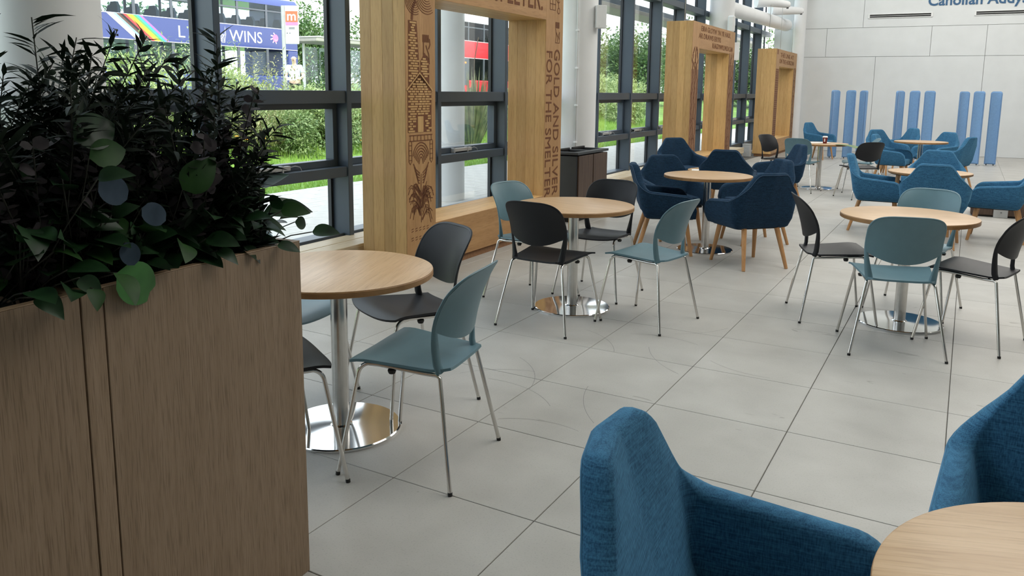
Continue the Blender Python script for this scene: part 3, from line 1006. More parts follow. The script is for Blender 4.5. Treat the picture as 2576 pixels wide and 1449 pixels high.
for i, (x, y, a, lab) in enumerate([(-0.34, 10.33, 0, 'round wooden table on splayed wooden legs among the blue armchairs'), (-3.00, 11.20, 20, 'lower round wooden table hidden behind the dark chair backs near the windows')]):
    t = ct0 if i == 0 else copy_tree(ct0)
    t.location = (x, y, 0)
    t.rotation_euler = (0, 0, math.radians(a))
    t.scale.z = 0.70 if i else 1.0
    tag(t, lab, 'table', 'wooden legged tables')

# ------------------------------------------------------------------ stacking plastic chairs
def make_plastic_chair(name, m):
    c = empty(name)
    nu, nv = 15, 13
    P = np.zeros((nv, nu, 3))
    for j in range(nv):
        v = j / (nv - 1)
        for i in range(nu):
            u = -1 + 2 * i / (nu - 1)
            hw = 0.190 + 0.048 * v ** 1.2
            if v < 0.15:
                hw -= 0.03 * (1 - v / 0.15) ** 2
            y = -0.205 + 0.44 * v - 0.030 * abs(u) ** 3 * (v ** 3)
            z = 0.462 + 0.030 * v - 0.012 * (1 - u * u) * math.sin(PI * min(1, v * 1.1)) - 0.026 * max(0, (v - 0.78) / 0.22) ** 2 * (1 - 0.55 * abs(u) ** 2) + 0.010 * max(0, (0.2 - v) / 0.2) ** 2
            z += 0.006 * abs(u) ** 4
            P[j, i] = (u * hw, y, z)
    MB().add(*solid_grid(P, 0.011)).obj('seat', m, c, 50)
    HB, ZB, HH = 0.214, 0.71, 0.158
    def hwz(z):
        return 0.194 + (HB - 0.194) * min(1, max(0, (z - 0.46) / 0.2)) ** 0.7
    def ycur(x, z):
        t = max(0, z - 0.46)
        wrap = 0.012 + 0.062 * math.sin(PI * min(1, max(0, t / 0.42))) ** 0.8
        return -0.192 - 0.10 * t - 0.40 * t * t + wrap * (x / 0.214) ** 2
    # backrest panel
    nu, nv = 19, 12
    P = np.zeros((nv, nu, 3))
    for j in range(nv):
        v = j / (nv - 1)
        for i in range(nu):
            u = -1 + 2 * i / (nu - 1)
            zb = 0.570 + 0.062 * abs(u) ** 2.2
            zt = ZB + (HH - 0.004) * (max(0, 1 - (abs(u) * 0.985) ** 4.0)) ** (1 / 4.0)
            z = zb + (zt - zb) * v
            x = u * (hwz(z) - 0.010)
            P[j, i] = (x, ycur(x, z) + 0.004, z)
    MB().add(*solid_grid(P[:, ::-1], 0.009)).obj('backrest', m, c, 50)
    # frame around the back: flat bar section swept along the outline
    path = []
    for k in range(9):
        z = 0.455 + (ZB - 0.455) * k / 8
        path.append((hwz(z), z))
    for k in range(1, 25):
        a = PI * k / 25
        cx = math.cos(a)
        path.append((HB * math.copysign(abs(cx) ** 0.5, cx), ZB + HH * math.sin(a) ** 0.5))
    for k in range(8, -1, -1):
        z = 0.455 + (ZB - 0.455) * k / 8
        path.append((-hwz(z), z))
    V, F = [], []
    n = len(path)
    for i, (x, z) in enumerate(path):
        a = path[max(0, i - 1)]
        b = path[min(n - 1, i + 1)]
        tx, tz = b[0] - a[0], b[1] - a[1]
        k = math.hypot(tx, tz)
        nx, nz = -tz / k, tx / k      # inward
        low = max(0.0, min(1.0, (0.68 - z) / 0.2))
        wd = 0.012 + 0.030 * low
        th = 0.009 + 0.013 * low
        for (p, q) in ((0, 0.3), (0.25, 1), (0.75, 1), (1, 0.3), (1, -0.3), (0.75, -1), (0.25, -1), (0, -0.3)):
            xx, zz = x + nx * wd * p, z + nz * wd * p
            V.append((xx, ycur(xx, zz) + th * 0.6 * q + 0.02 * low * low, zz))
    for i in range(n - 1):
        for k in range(8):
            F.append((i * 8 + k, i * 8 + (k + 1) % 8, (i + 1) * 8 + (k + 1) % 8, (i + 1) * 8 + k))
    F.append(tuple(range(7, -1, -1)))
    F.append(tuple(range((n - 1) * 8, n * 8)))
    MB().add(V, F).obj('back_frame', m, c, 60)
    for s in (-1, 1):
        pts = [(s * 0.183, -0.10, 0.449), (s * 0.192, 0.10, 0.464)]
        for k in range(1, 7):
            a = PI / 2 * k / 7
            pts.append((s * (0.197 + 0.01 * k / 7), 0.13 + 0.055 * math.sin(a), 0.467 - 0.055 * (1 - math.cos(a))))
        pts.append((s * 0.270, 0.250, 0.008))
        l = MB().tube(pts, 0.0088, 10).obj('leg', M['tube'], c, 50)
        MB().tube([(s * 0.2697, 0.2497, 0.014), (s * 0.271, 0.2505, 0.0)], 0.0096, 10).obj('foot_cap', M['rubber'], l, 50)
        pts = [(s * 0.183, -0.10, 0.449), (s * 0.186, -0.155, 0.449), (s * 0.189, -0.172, 0.440), (s * 0.268, -0.250, 0.008)]
        l = MB().tube(pts, 0.0088, 10).obj('leg', M['tube'], c, 50)
        MB().tube([(s * 0.2673, -0.2493, 0.014), (s * 0.2685, -0.2505, 0.0)], 0.0096, 10).obj('foot_cap', M['rubber'], l, 50)
        MB().lathe([(0.013, -0.016), (0.017, -0.006), (0.017, 0.0)], 12).obj('bumper', M['rubber'], c, 40, (s * 0.188, 0.04, 0.449))
    MB().tube([(-0.184, -0.12, 0.449), (0.184, -0.12, 0.449)], 0.006, 8).obj('stretcher', M['tube'], c, 50)
    return c

chb = make_plastic_chair('stacking_chair', M['black'])
cht = make_plastic_chair('stacking_chair', M['teal'])
CH = [  # material, x, y, heading
    ('t', -1.92, 2.62, 190, 'teal plastic chair at the table against the planter, its back to the room'),
    ('b', -2.40, 3.17, 246, 'black plastic chair with a shiny back between planter table and carved portal'),
    ('b', -2.40, 2.20, 60, 'black plastic chair mostly hidden behind the planter end, only a seat corner showing'),
    ('t', -2.88, 2.78, 8, 'teal plastic chair mostly hidden by the planter, only its seat edge showing'),
    ('b', -2.37, 4.69, 87, 'black plastic chair with its back to the camera before the large portal'),
    ('t', -1.82, 5.11, 170, 'teal plastic chair in three quarter back view beside the black pair near the large portal'),
    ('t', -2.80, 5.24, -13, 'teal plastic chair beside the sill of the large carved portal'),
    ('b', -2.42, 5.64, 268, 'black plastic chair facing the camera in front of the waste station'),
    ('t', -0.315, 5.35, 105, 'teal plastic chair showing its full back at the middle of the room'),
    ('b', -0.75, 5.93, 20, 'black plastic chair in side view next to the navy armchairs'),
    ('b', 0.12, 5.78, 163, 'black plastic chair cut by the picture edge beside the teal chair'),
    ('t', -0.25, 6.45, 257, 'teal plastic chair facing the camera across an oak table, before a blue armchair'),
    ('t', -2.30, 13.48, 82, 'teal plastic chair with its back to the camera at the coffee cup table'),
    ('b', -2.78, 13.98, -28, 'black plastic chair in front of the farthest carved portal'),
    ('t', -1.50, 13.98, 195, 'teal plastic chair behind the green leaflet at the coffee cup table'),
    ('b', -1.36, 13.10, 128, 'black plastic chair with its back to the camera beside the green leaflet'),
]
used = set()
for k, x, y, hd, lab in CH:
    src = cht if k == 't' else chb
    c = src if k not in used else copy_tree(src)
    used.add(k)
    c.location = (x, y, 0)
    c.rotation_euler = (0, 0, math.radians(hd - 90))
    tag(c, lab, 'chair', 'teal stacking chairs' if k == 't' else 'black stacking chairs')

# ------------------------------------------------------------------ upholstered armchairs
def armchair_plan(n=81):
    """Half-U plan line from one arm front round the back to the other; returns points, outward normals, arc length from the back centre."""
    hw, yb, yf, rc = 0.320, -0.245, 0.285, 0.088
    pts = []
    L1 = yf - (yb + rc)
    La = rc * PI / 2
    Lb = hw - rc
    tot = L1 + La + Lb
    for i in range(n):
        s = -tot + 2 * tot * i / (n - 1)
        sg = 1 if s >= 0 else -1
        a = abs(s)
        if a <= Lb:
            p, nn = (a, yb), (0, -1)
        elif a <= Lb + La:
            t = (a - Lb) / rc
            p = (Lb + rc * math.sin(t), yb + rc - rc * math.cos(t))
            nn = (math.sin(t), -math.cos(t))
        else:
            p = (hw, yb + rc + (a - Lb - La))
            nn = (1, 0)
        pts.append(((sg * p[0], p[1]), (sg * nn[0], nn[1]), a / tot, a))
    return pts, tot
def armchair_top(a, tot):
    """Height of the rim along the plan line."""
    f = lambda t: t * t * (3 - 2 * t)
    if a < 0.128:
        return 0.875
    if a < 0.188:
        t = (a - 0.128) / 0.060
        return 0.875 - 0.040 * t * t
    if a < 0.40:
        t = (a - 0.188) / 0.212
        return 0.835 - 0.205 * (1 - (1 - t) ** 1.9)
    e = (a - 0.40) / (tot - 0.40)
    z = 0.630 - 0.040 * e
    if e > 0.74:
        t = (e - 0.74) / 0.26
        z -= 0.125 * (1 - math.sqrt(max(0, 1 - t * t)))
    return z
def make_armchair(name, fab, pipe):
    c = empty(name)
    plan, tot = armchair_plan()
    th = 0.066
    rows = []
    rim = []
    for (p, nn, fr, a) in plan:
        zt = armchair_top(a, tot)
        back = max(0.0, 1 - a / 0.33)
        lean = 0.14 + 0.14 * back
        def off(z):
            return (z - 0.50) * lean - (0.03 * max(0, (0.47 - z) / 0.1) ** 1.5)
        def pt(z, d):
            k = off(z) + d
            # the back narrows towards its top
            sx = 1 - 0.10 * max(0, (z - 0.62) / 0.23) * back ** 0.3
            return ((p[0] + nn[0] * k) * sx, p[1] + nn[1] * k, z)
        col = []
        z0 = 0.365
        for t in (0.0, 0.05, 0.3, 0.6, 0.82):
            z = z0 + (zt - 0.024 - z0) * t
            col.append(pt(z, -0.014 if t == 0 else 0))
        for (dz, d) in ((-0.024, 0.0), (-0.012, -0.003), (-0.003, -0.013), (0.0, -th * 0.5), (-0.003, -th + 0.013), (-0.012, -th + 0.003), (-0.024, -th)):
            col.append(pt(zt + dz, d))
        z1 = 0.40
        for t in (0.80, 0.55, 0.25, 0.0):
            z = z1 + (zt - 0.024 - z1) * t
            col.append(pt(z, -th - 0.012 * (1 - t)))
        rows.append(col)
        rim.append(tuple(Vector(pt(zt - 0.018, -0.0005))))
    n, m = len(rows), len(rows[0])
    V = [q for col in rows for q in col]
    F = []
    for i in range(n - 1):
        for j in range(m - 1):
            F.append((i * m + j, (i + 1) * m + j, (i + 1) * m + j + 1, i * m + j + 1))
        F.append((i * m + m - 1, (i + 1) * m + m - 1, (i + 1) * m, i * m))
    F.append(tuple(range(m)))
    F.append(tuple(range((n - 1) * m + m - 1, (n - 1) * m - 1, -1)))
    sh = MB().add(V, F).obj('shell', fab, c, 75)
    MB().tube(rim, 0.0032, 6).obj('piping', pipe, c, 0)
    # seat cushion: rounded slab filling the inside, with a soft front
    bm = bmesh.new()
    outl = []
    wq, y0q, y1q, rq = 0.222, -0.150, 0.262, 0.045
    for (cx, cy, a0) in ((wq - rq, y1q - rq, 0), (-wq + rq, y1q - rq, 90), (-wq + rq, y0q + rq, 180), (wq - rq, y0q + rq, 270)):
        for k in range(6):
            a = math.radians(a0 + 90 * k / 5)
            outl.append((cx + rq * math.cos(a), cy + rq * math.sin(a)))
    vs1 = [bm.verts.new((x, y, 0.372)) for x, y in outl]
    f = bm.faces.new(vs1)
    ex = bmesh.ops.extrude_face_region(bm, geom=[f])
    for v in ex['geom']:
        if isinstance(v, bmesh.types.BMVert):
            v.co.z = 0.462
            if v.co.y > 0.2:
                v.co.y += 0.012
    top_e = [e for e in bm.edges if all(v.co.z > 0.45 for v in e.verts)]
    bmesh.ops.bevel(bm, geom=top_e, offset=0.03, segments=4, affect='EDGES', profile=0.5)
    bmesh.ops.recalc_face_normals(bm, faces=bm.faces[:])
    me = bpy.data.meshes.new('seat_cushion')
    bm.to_mesh(me)
    bm.free()
    me.materials.append(fab)
    me.polygons.foreach_set('use_smooth', [True] * len(me.polygons))
    me.set_sharp_from_angle(angle=math.radians(50))
    link('seat_cushion', me, c)
    MB().prism([(x * 1.07, y * 1.05) for x, y in outl], (0, 0, 0.356), (1, 0, 0), (0, 1, 0), (0, 0, 0.016)).obj('underside', M['rubber'], c)
    for sx in (-1, 1):
        MB().tube([(sx * 0.19, 0.20, 0.362), (sx * 0.232, 0.262, 0.0)], 0.024, 14, True, 0.0155).obj('leg', M['beech'], c, 50)
        MB().tube([(sx * 0.17, -0.16, 0.362), (sx * 0.222, -0.262, 0.0)], 0.024, 14, True, 0.0155).obj('leg', M['beech'], c, 50)
    return c
acn = make_armchair('armchair', M['navy'], M['navy_pipe'])
acb = make_armchair('armchair', M['blue'], M['blue_pipe'])
AC = [
    ('n', -1.66, 7.35, 137, 'navy armchair showing its dark back on wooden legs, beside the middle teal chairs'),
    ('n', -2.55, 7.50, 25, 'navy armchair in side view behind the black plastic chair at the waste station'),
    ('n', -2.73, 8.33, 312, 'navy armchair facing the camera behind the side-view navy one, close to the walnut bins'),
    ('n', -1.88, 8.53, 222, 'navy armchair facing the bins, just behind the dark-backed one'),
    ('n', -3.70, 11.72, 318, 'navy armchair by the middle carved portal, topmost behind the others'),
    ('n', -2.60, 10.10, 97, 'navy armchair with its near-black back to the camera beyond an oak table'),
    ('n', -2.22, 11.35, 212, 'navy armchair in side view before the black plastic chair and farthest portal'),
    ('b', -0.285, 1.49, 6, 'large blue armchair closest to the camera, cut by the lower edge'),
    ('b', 0.345, 2.17, 265, 'blue armchair cut by the picture edge behind the closest table'),
    ('b', -0.87, 10.10, 4, 'blue armchair in side view with its front towards the wooden-legged table'),
    ('b', -0.24, 9.40, 88, 'blue armchair with its broad back to the camera behind a teal chair'),
    ('b', -0.32, 11.15, 264, 'blue armchair facing the camera behind the wooden-legged table'),
    ('b', 0.37, 10.14, 176, 'blue armchair in side view before the dark power bench'),
    ('b', -3.12, 20.50, 340, 'blue armchair near the farthest portal, beside the first upright panels'),
    ('b', -1.12, 15.35, 352, 'blue armchair behind the black chair, seen from its outer side by the farthest oak table'),
    ('b', -1.36, 17.30, 320, 'blue armchair barely showing its top behind another blue armchair'),
    ('b', -1.22, 18.60, 215, 'blue armchair turned to the windows in front of the middle trio of panels'),
    ('b', -0.50, 17.05, 225, 'blue armchair with a lit inner back before the last trio of panels'),
    ('b', -0.20, 15.60, 158, 'blue armchair with a dark outer back right of the farthest oak table'),
]
used = set()
for k, x, y, hd, lab in AC:
    src = acn if k == 'n' else acb
    c = src if k not in used else copy_tree(src)
    used.add(k)
    c.location = (x, y, 0)
    c.rotation_euler = (0, 0, math.radians(hd - 90))
    tag(c, lab, 'armchair', 'navy armchairs' if k == 'n' else 'blue armchairs')

# ------------------------------------------------------------------ upright felt panels
def make_felt_panel():
    p = empty('acoustic_panel')
    w, t, h, r = 0.225, 0.080, 1.66, 0.055
    prof = []
    for k in range(9):
        a = PI / 2 * k / 8
        prof.append((w / 2 - r + r * math.cos(a), h - r + r * math.sin(a)))
    prof = [(w / 2, 0.035)] + prof
    prof += [(-x, z) for x, z in prof[::-1]]
    bm = bmesh.new()
    f = bm.faces.new([bm.verts.new((x, -t / 2, z)) for x, z in prof])
    ex = bmesh.ops.extrude_face_region(bm, geom=[f])
    for v in ex['geom']:
        if isinstance(v, bmesh.types.BMVert):
            v.co.y = t / 2
    for cx in (-0.08, -0.054, -0.027, 0.0, 0.027, 0.054, 0.08):
        bmesh.ops.bisect_plane(bm, geom=bm.verts[:] + bm.edges[:] + bm.faces[:], plane_co=(cx, 0, 0), plane_no=(1, 0, 0))
    es = [e for e in bm.edges if abs(e.verts[0].co.y - e.verts[1].co.y) < 1e-6 and len(e.link_faces) == 2 and e.calc_face_angle(0) > 0.8]
    bmesh.ops.bevel(bm, geom=es, offset=0.020, segments=3, affect='EDGES')
    for v in bm.verts:
        v.co.y += 0.055 * (1 - (v.co.x / 0.113) ** 2)
    bmesh.ops.recalc_face_normals(bm, faces=bm.faces[:])
    me = bpy.data.meshes.new('upholstery')
    bm.to_mesh(me)
    bm.free()
    me.materials.append(M['felt'])
    me.polygons.foreach_set('use_smooth', [True] * len(me.polygons))
    me.set_sharp_from_angle(angle=math.radians(50))
    link('upholstery', me, p)
    MB().box(-0.12, 0.12, -0.10, 0.10, 0.0, 0.010, 0.003).obj('base_plate', M['grey'], p)
    for s in (-1, 1):
        MB().lathe([(0.012, 0.010), (0.012, 0.036)], 10).obj('foot', M['charcoal'], p, 40, (s * 0.07, 0, 0))
    return p
ap0 = make_felt_panel()
AP = [(-2.87, 21.00, 50, 'first upright felt panel from the windows, narrow and lightest'), (-2.52, 20.95, -12, 'second upright felt panel from the windows, shaded front'), (-2.33, 21.75, -45, 'third upright felt panel from the windows, ending the first trio'),
      (-1.50, 21.80, 48, 'fourth upright felt panel from the windows, pale and behind a blue armchair'), (-1.15, 21.15, -15, 'fifth upright felt panel from the windows, centre of the middle trio'), (-0.82, 20.75, -4, 'sixth upright felt panel from the windows, wide and beside the tall table'),
      (-0.14, 22.60, 20, 'third felt panel from the far end, pale face above a blue armchair'), (0.16, 20.80, -12, 'second felt panel from the far end, under a wall joint'), (0.49, 20.90, -8, 'last upright felt panel at the far end of the row')]
for i, (x, y, a, lab) in enumerate(AP):
    p = ap0 if i == 0 else copy_tree(ap0)
    p.location = (x, y, 0)
    p.rotation_euler = (0, 0, math.radians(a))
    tag(p, lab, 'panel', 'upright felt panels')

# ------------------------------------------------------------------ things on the tables and floor
cp = empty('coffee_cup', (-2.03, 13.98, 0.757), 0, 'maroon takeaway coffee cup with a white lid on the far cafe table', 'cup')
MB().lathe([(0.029, 0.0), (0.030, 0.001), (0.040, 0.100)], 24).obj('cup', M['maroon'], cp, 40)
MB().lathe([(0.0425, 0.098), (0.043, 0.106), (0.038, 0.110), (0.036, 0.120), (0.030, 0.121)], 24).obj('lid', M['paper'], cp, 40)
MB().box(-0.008, 0.008, -0.0385, -0.034, 0.03, 0.08).obj('emblem', M['paper'], cp)
nw = empty('newspaper', (-2.22, 14.06, 0.757), 0.4, 'open white papers spread on the cafe table beside the coffee cup', 'papers')
MB().box(-0.16, 0.16, -0.11, 0.11, 0.0005, 0.004).obj('sheet', M['paper'], nw)
MB().box(-0.02, 0.26, -0.09, 0.12, 0.0045, 0.007).obj('sheet', M['paper'], nw)
lf = empty('leaflet', (-1.80, 13.80, 0.760), math.radians(-25), 'green folded leaflet hanging over the table edge towards the black chair', 'leaflet')
Pg = np.array([[(x, y, 0.002 - 0.55 * max(0, x - 0.10) ** 2 - 0.0 * y) for x in np.linspace(0, 0.36, 8)] for y in np.linspace(-0.10, 0.10, 4)])
MB().add(*solid_grid(Pg, 0.002)).obj('page', M['leaflet'], lf, 30)
pp = empty('paper_sheet', (-3.22, 11.02, 0.4832), 0.3, 'white paper on the wooden table behind the navy chair backs', 'paper')
MB().box(-0.12, 0.12, -0.085, 0.085, 0.0005, 0.004).obj('sheet', M['paper'], pp)
pb = empty('power_bench', (0.12, 12.0, 0), 0, 'low dark floor bench with a grey socket block behind the blue armchairs', 'bench')
MB().box(0.0, 1.7, 0.0, 0.55, 0.02, 0.27, 0.01).obj('body', M['walnut'], pb)
MB().box(0.02, 1.68, 0.02, 0.53, 0.0, 0.02).obj('plinth', M['rubber'], pb)
so = MB().box(0.26, 0.42, -0.035, 0.0, 0.0, 0.19, 0.004).obj('socket_block', M['grey'], pb)
MB().box(0.30, 0.38, -0.038, -0.034, 0.115, 0.135).obj('slot', M['rubber'], so)
MB().lathe([(0.010, 0), (0.010, 0.004)], 10).obj('knob', M['charcoal'], so, None, (0.345, -0.04, 0.07))
bgp = []
kb = empty('black_bag', (0.95, 12.28, 0.27), 0, 'black soft bag lying on the low dark bench', 'bag')
Pb = []
for j in range(9):
    t = j / 8
    ring = []
    for k in range(16):
        a = 2 * PI * k / 16
        w = 0.50 * math.sin(PI * (0.12 + 0.76 * t)) ** 0.35
        ring.append((math.copysign(abs(math.cos(a)) ** 0.5, math.cos(a)) * w * 0.95, math.copysign(abs(math.sin(a)) ** 0.5, math.sin(a)) * 0.2 * (1 - 0.35 * t), 0.15 * t + 0.012 * math.sin(3 * a) * t))
    Pb.append(ring)
mb = MB()
V = [q for r_ in Pb for q in r_]
F = [(i * 16 + k, i * 16 + (k + 1) % 16, (i + 1) * 16 + (k + 1) % 16, (i + 1) * 16 + k) for i in range(8) for k in range(16)] + [tuple(range(15, -1, -1)), tuple(range(128, 144))]
mb.add(V, F).obj('body', M['charcoal'], kb, 60)
MB().tube([(-0.32, 0, 0.14), (-0.28, 0, 0.19), (-0.18, 0, 0.20), (-0.14, 0, 0.15)], 0.012, 8).obj('handle', M['rubber'], kb, 0)

# ------------------------------------------------------------------ foliage tools
def leaf_geo(L, W, fold=0.25, curl=0.25, n=4, round_=0.0):
    """One leaf along +Y, face up: midrib plus two blades, folded and curled."""
    V, F = [], []
    for i in range(n + 1):
        t = i / n
        pt_ = 2.05 * t ** 0.62 * (1 - t) ** 1.05
        rd_ = math.sqrt(max(0.0, 1 - (2 * t - 1) ** 2))
        w = W * ((1 - round_) * pt_ + round_ * rd_) if 0 < t < 1 else 0.0
        z = -curl * L * t * t
        V += [(-w, t * L, z + fold * w), (0, t * L, z), (w, t * L, z + fold * w)]
    for i in range(n):
        a = 3 * i
        F += [(a, a + 1, a + 4, a + 3), (a + 1, a + 2, a + 5, a + 4)]
    return V, F
def basis(d, up):
    d = d.normalized()
    s = d.cross(up)
    if s.length < 1e-4:
        s = d.cross(Vector((1, 0, 0)))
    s.normalize()
    n = s.cross(d)
    return Matrix((s, d, n)).transposed()
def add_leaf(mb, p, d, up, geo, sc=1.0):
    B = basis(d, up)
    V = [p + B @ (Vector(v) * sc) for v in geo[0]]
    mb.add(V, geo[1])
R = random.Random(21)
def rvec(r=R):
    while True:
        v = Vector((r.uniform(-1, 1), r.uniform(-1, 1), r.uniform(-1, 1)))
        if 0.05 < v.length < 1:
            return v.normalized()
def arch(p, d, L, droop, n=8):
    pts = [p.copy()]
    d = d.normalized()
    for i in range(n):
        d = (d + Vector((0, 0, -droop / n))).normalized()
        pts.append(pts[-1] + d * (L / n))
    return pts

# ------------------------------------------------------------------ planters
PR = math.radians(2.93)
def planter(y0, y1, stile, label):
    p = empty('planter_box', (-1.75, 1.765, 0), PR, label, 'planter', 'oak veneer planters')
    H, Dp, t = 1.10, 0.50, 0.022
    ys = y0 + (0.056 if stile else 0)
    MB().box(-t, 0, ys + 0.0015, y1 - 0.0006, 0.0, H - 0.003, 0.0015).obj('front_panel', M['planter'], p)
    if stile:
        MB().box(-t, 0.0, y0, ys - 0.0015, 0.0, H - 0.003, 0.0015).obj('stile', M['planter'], p)
    MB().box(-Dp, -Dp + t, y0, y1, 0.0, H - 0.003, 0.001).obj('back_panel', M['planter'], p)
    for a, b in ((y0, y0 + t), (y1 - t, y1)):
        MB().box(-Dp + t, -t - 0.0005, a, b, 0.0, H - 0.003, 0.001).obj('end_panel', M['planter'], p)
    for (a, b, c, d) in ((-t, 0.0005, y0, y1), (-Dp, -Dp + t, y0, y1), (-Dp + t, -t, y0, y0 + t), (-Dp + t, -t, y1 - t, y1)):
        MB().box(a, b, c, d, H - 0.003, H, 0.001).obj('edge_band', M['planter_edge'], p)
    MB().box(-Dp + t, -t, y0 + t, y1 - t, H - 0.12, H - 0.05).obj('soil', M['soil'], p)
    return p
planter(-0.725, 0.0, True, 'tall oak veneer planter box whose end stands by the nearest cafe table')
planter(-1.66, -0.728, False, 'tall oak veneer planter box cut by the picture edge, beyond a vertical joint')

PX0, PY0 = -1.75, 1.765
def pworld(a, b, z):
    """Planter frame (a = depth from the front, b = distance from the near-table end) to world."""
    c, s = math.cos(PR), math.sin(PR)
    return Vector((PX0 - a * c + b * s, PY0 - a * s - b * c, z))
def plant(kind, pos, label, group):
    return empty(kind, pos, 0, label, 'plant', group)

G_RUS = leaf_geo(0.058, 0.0105, 0.25, 0.12, 3)
G_RUS2 = leaf_geo(0.085, 0.0100, 0.2, 0.25, 4)
G_EUC = leaf_geo(0.034, 0.017, 0.12, 0.05, 4, 1.0)
G_IVS = leaf_geo(0.055, 0.019, 0.3, 0.3, 4)

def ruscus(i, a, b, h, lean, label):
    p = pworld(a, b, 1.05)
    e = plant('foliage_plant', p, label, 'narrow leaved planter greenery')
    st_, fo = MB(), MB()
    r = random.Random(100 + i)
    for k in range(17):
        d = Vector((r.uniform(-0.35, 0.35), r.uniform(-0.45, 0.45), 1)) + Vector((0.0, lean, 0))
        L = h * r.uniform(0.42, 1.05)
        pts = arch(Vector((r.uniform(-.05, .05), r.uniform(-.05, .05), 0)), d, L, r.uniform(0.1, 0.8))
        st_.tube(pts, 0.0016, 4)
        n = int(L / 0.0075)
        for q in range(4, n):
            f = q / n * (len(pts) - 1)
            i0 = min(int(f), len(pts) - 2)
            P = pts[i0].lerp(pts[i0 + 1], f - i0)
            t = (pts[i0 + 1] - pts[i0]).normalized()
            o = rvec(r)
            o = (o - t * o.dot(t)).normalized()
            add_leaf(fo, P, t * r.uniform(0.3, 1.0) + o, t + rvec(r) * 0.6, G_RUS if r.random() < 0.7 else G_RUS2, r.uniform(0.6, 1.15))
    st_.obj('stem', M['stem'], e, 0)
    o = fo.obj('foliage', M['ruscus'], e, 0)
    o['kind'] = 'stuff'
spots = [(0.12, 0.13, 0.50), (0.30, 0.14, 0.56), (0.18, 0.20, 0.66), (0.38, 0.22, 0.62), (0.12, 0.28, 0.56), (0.28, 0.36, 0.52), (0.40, 0.42, 0.52), (0.16, 0.44, 0.45), (0.26, 0.52, 0.50),
         (0.40, 0.58, 0.60), (0.14, 0.62, 0.60), (0.28, 0.66, 0.70), (0.40, 0.74, 0.70), (0.16, 0.74, 0.66), (0.30, 0.84, 0.68)]
RO = ('first', 'second', 'third', 'fourth', 'fifth', 'sixth', 'seventh', 'eighth', 'ninth', 'tenth', 'eleventh', 'twelfth', 'thirteenth', 'fourteenth', 'fifteenth')
spots.sort(key=lambda q: q[1])
for i, (a, b, h) in enumerate(spots):
    ruscus(i, a, b, h, -0.22 if b < 0.25 else -0.05, 'spiky dark narrow-leaved stems in the planter, %s clump from the cafe table end' % RO[i])

def eucalyptus(i, a, b, h, mat_, big, label, grp):
    p = pworld(a, b, 1.06)
    e = plant('eucalyptus', p, label, grp)
    st_, fo = MB(), MB()
    r = random.Random(200 + i)
    for k in range(4):
        d = Vector((r.uniform(-0.1, 0.3), r.uniform(-0.4, 0.15), 1))
        L = h * r.uniform(0.75, 1.1)
        pts = arch(Vector((0, 0, 0)), d, L, r.uniform(0.2, 0.7))
        st_.tube(pts, 0.0018, 5)
        n = int(L / 0.026)
        for q in range(3, n + 1):
            f = min(q / n * (len(pts) - 1), len(pts) - 1.001)
            i0 = int(f)
            P = pts[i0].lerp(pts[i0 + 1], f - i0)
            t = (pts[i0 + 1] - pts[i0]).normalized()
            o = rvec(r)
            o = (o - t * o.dot(t)).normalized()
            for sg in (1, -1):
                add_leaf(fo, P, o * sg + t * 0.35, t * 0.7 + rvec(r) * 0.7, G_EUC, big * r.uniform(0.7, 1.15))
    st_.obj('stem', M['stem'], e, 0)
    o = fo.obj('foliage', mat_, e, 0)
    o['kind'] = 'stuff'
for i, (a, b, h) in enumerate([(0.12, 0.20, 0.50), (0.10, 0.27, 0.46), (0.08, 0.36, 0.34), (0.08, 0.60, 0.40), (0.10, 0.74, 0.42), (0.12, 0.84, 0.38)]):
    eucalyptus(i, a, b, h, M['euca'], 1.0, 'round mauve-grey eucalyptus sprigs, %s cluster from the cafe table end of the planter' % RO[i], 'mauve eucalyptus sprigs')

me_leaf = []
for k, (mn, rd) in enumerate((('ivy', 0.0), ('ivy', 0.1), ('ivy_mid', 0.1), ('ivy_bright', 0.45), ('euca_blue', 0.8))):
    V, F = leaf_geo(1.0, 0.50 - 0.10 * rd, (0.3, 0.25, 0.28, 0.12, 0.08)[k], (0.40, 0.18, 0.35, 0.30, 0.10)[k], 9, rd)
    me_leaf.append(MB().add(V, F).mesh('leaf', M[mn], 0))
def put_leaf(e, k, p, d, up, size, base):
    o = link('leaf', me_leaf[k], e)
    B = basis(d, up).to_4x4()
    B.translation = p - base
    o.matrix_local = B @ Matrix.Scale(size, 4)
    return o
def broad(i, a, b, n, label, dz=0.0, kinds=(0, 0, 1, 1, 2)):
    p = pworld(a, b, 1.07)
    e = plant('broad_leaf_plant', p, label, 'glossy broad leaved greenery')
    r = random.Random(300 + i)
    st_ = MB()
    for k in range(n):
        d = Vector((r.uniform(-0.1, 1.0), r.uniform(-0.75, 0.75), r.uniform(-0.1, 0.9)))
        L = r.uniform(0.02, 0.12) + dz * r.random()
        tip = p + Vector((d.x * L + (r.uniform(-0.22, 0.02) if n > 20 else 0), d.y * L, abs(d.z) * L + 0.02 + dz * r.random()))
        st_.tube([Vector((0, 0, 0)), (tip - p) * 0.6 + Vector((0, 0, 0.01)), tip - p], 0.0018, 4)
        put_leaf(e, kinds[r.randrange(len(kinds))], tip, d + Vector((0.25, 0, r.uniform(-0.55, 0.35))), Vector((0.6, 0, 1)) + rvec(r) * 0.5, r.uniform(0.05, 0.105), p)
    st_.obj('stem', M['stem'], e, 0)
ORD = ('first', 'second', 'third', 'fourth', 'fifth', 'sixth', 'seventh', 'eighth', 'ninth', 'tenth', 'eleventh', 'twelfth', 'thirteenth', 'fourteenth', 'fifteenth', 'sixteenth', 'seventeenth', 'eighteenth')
k = 0
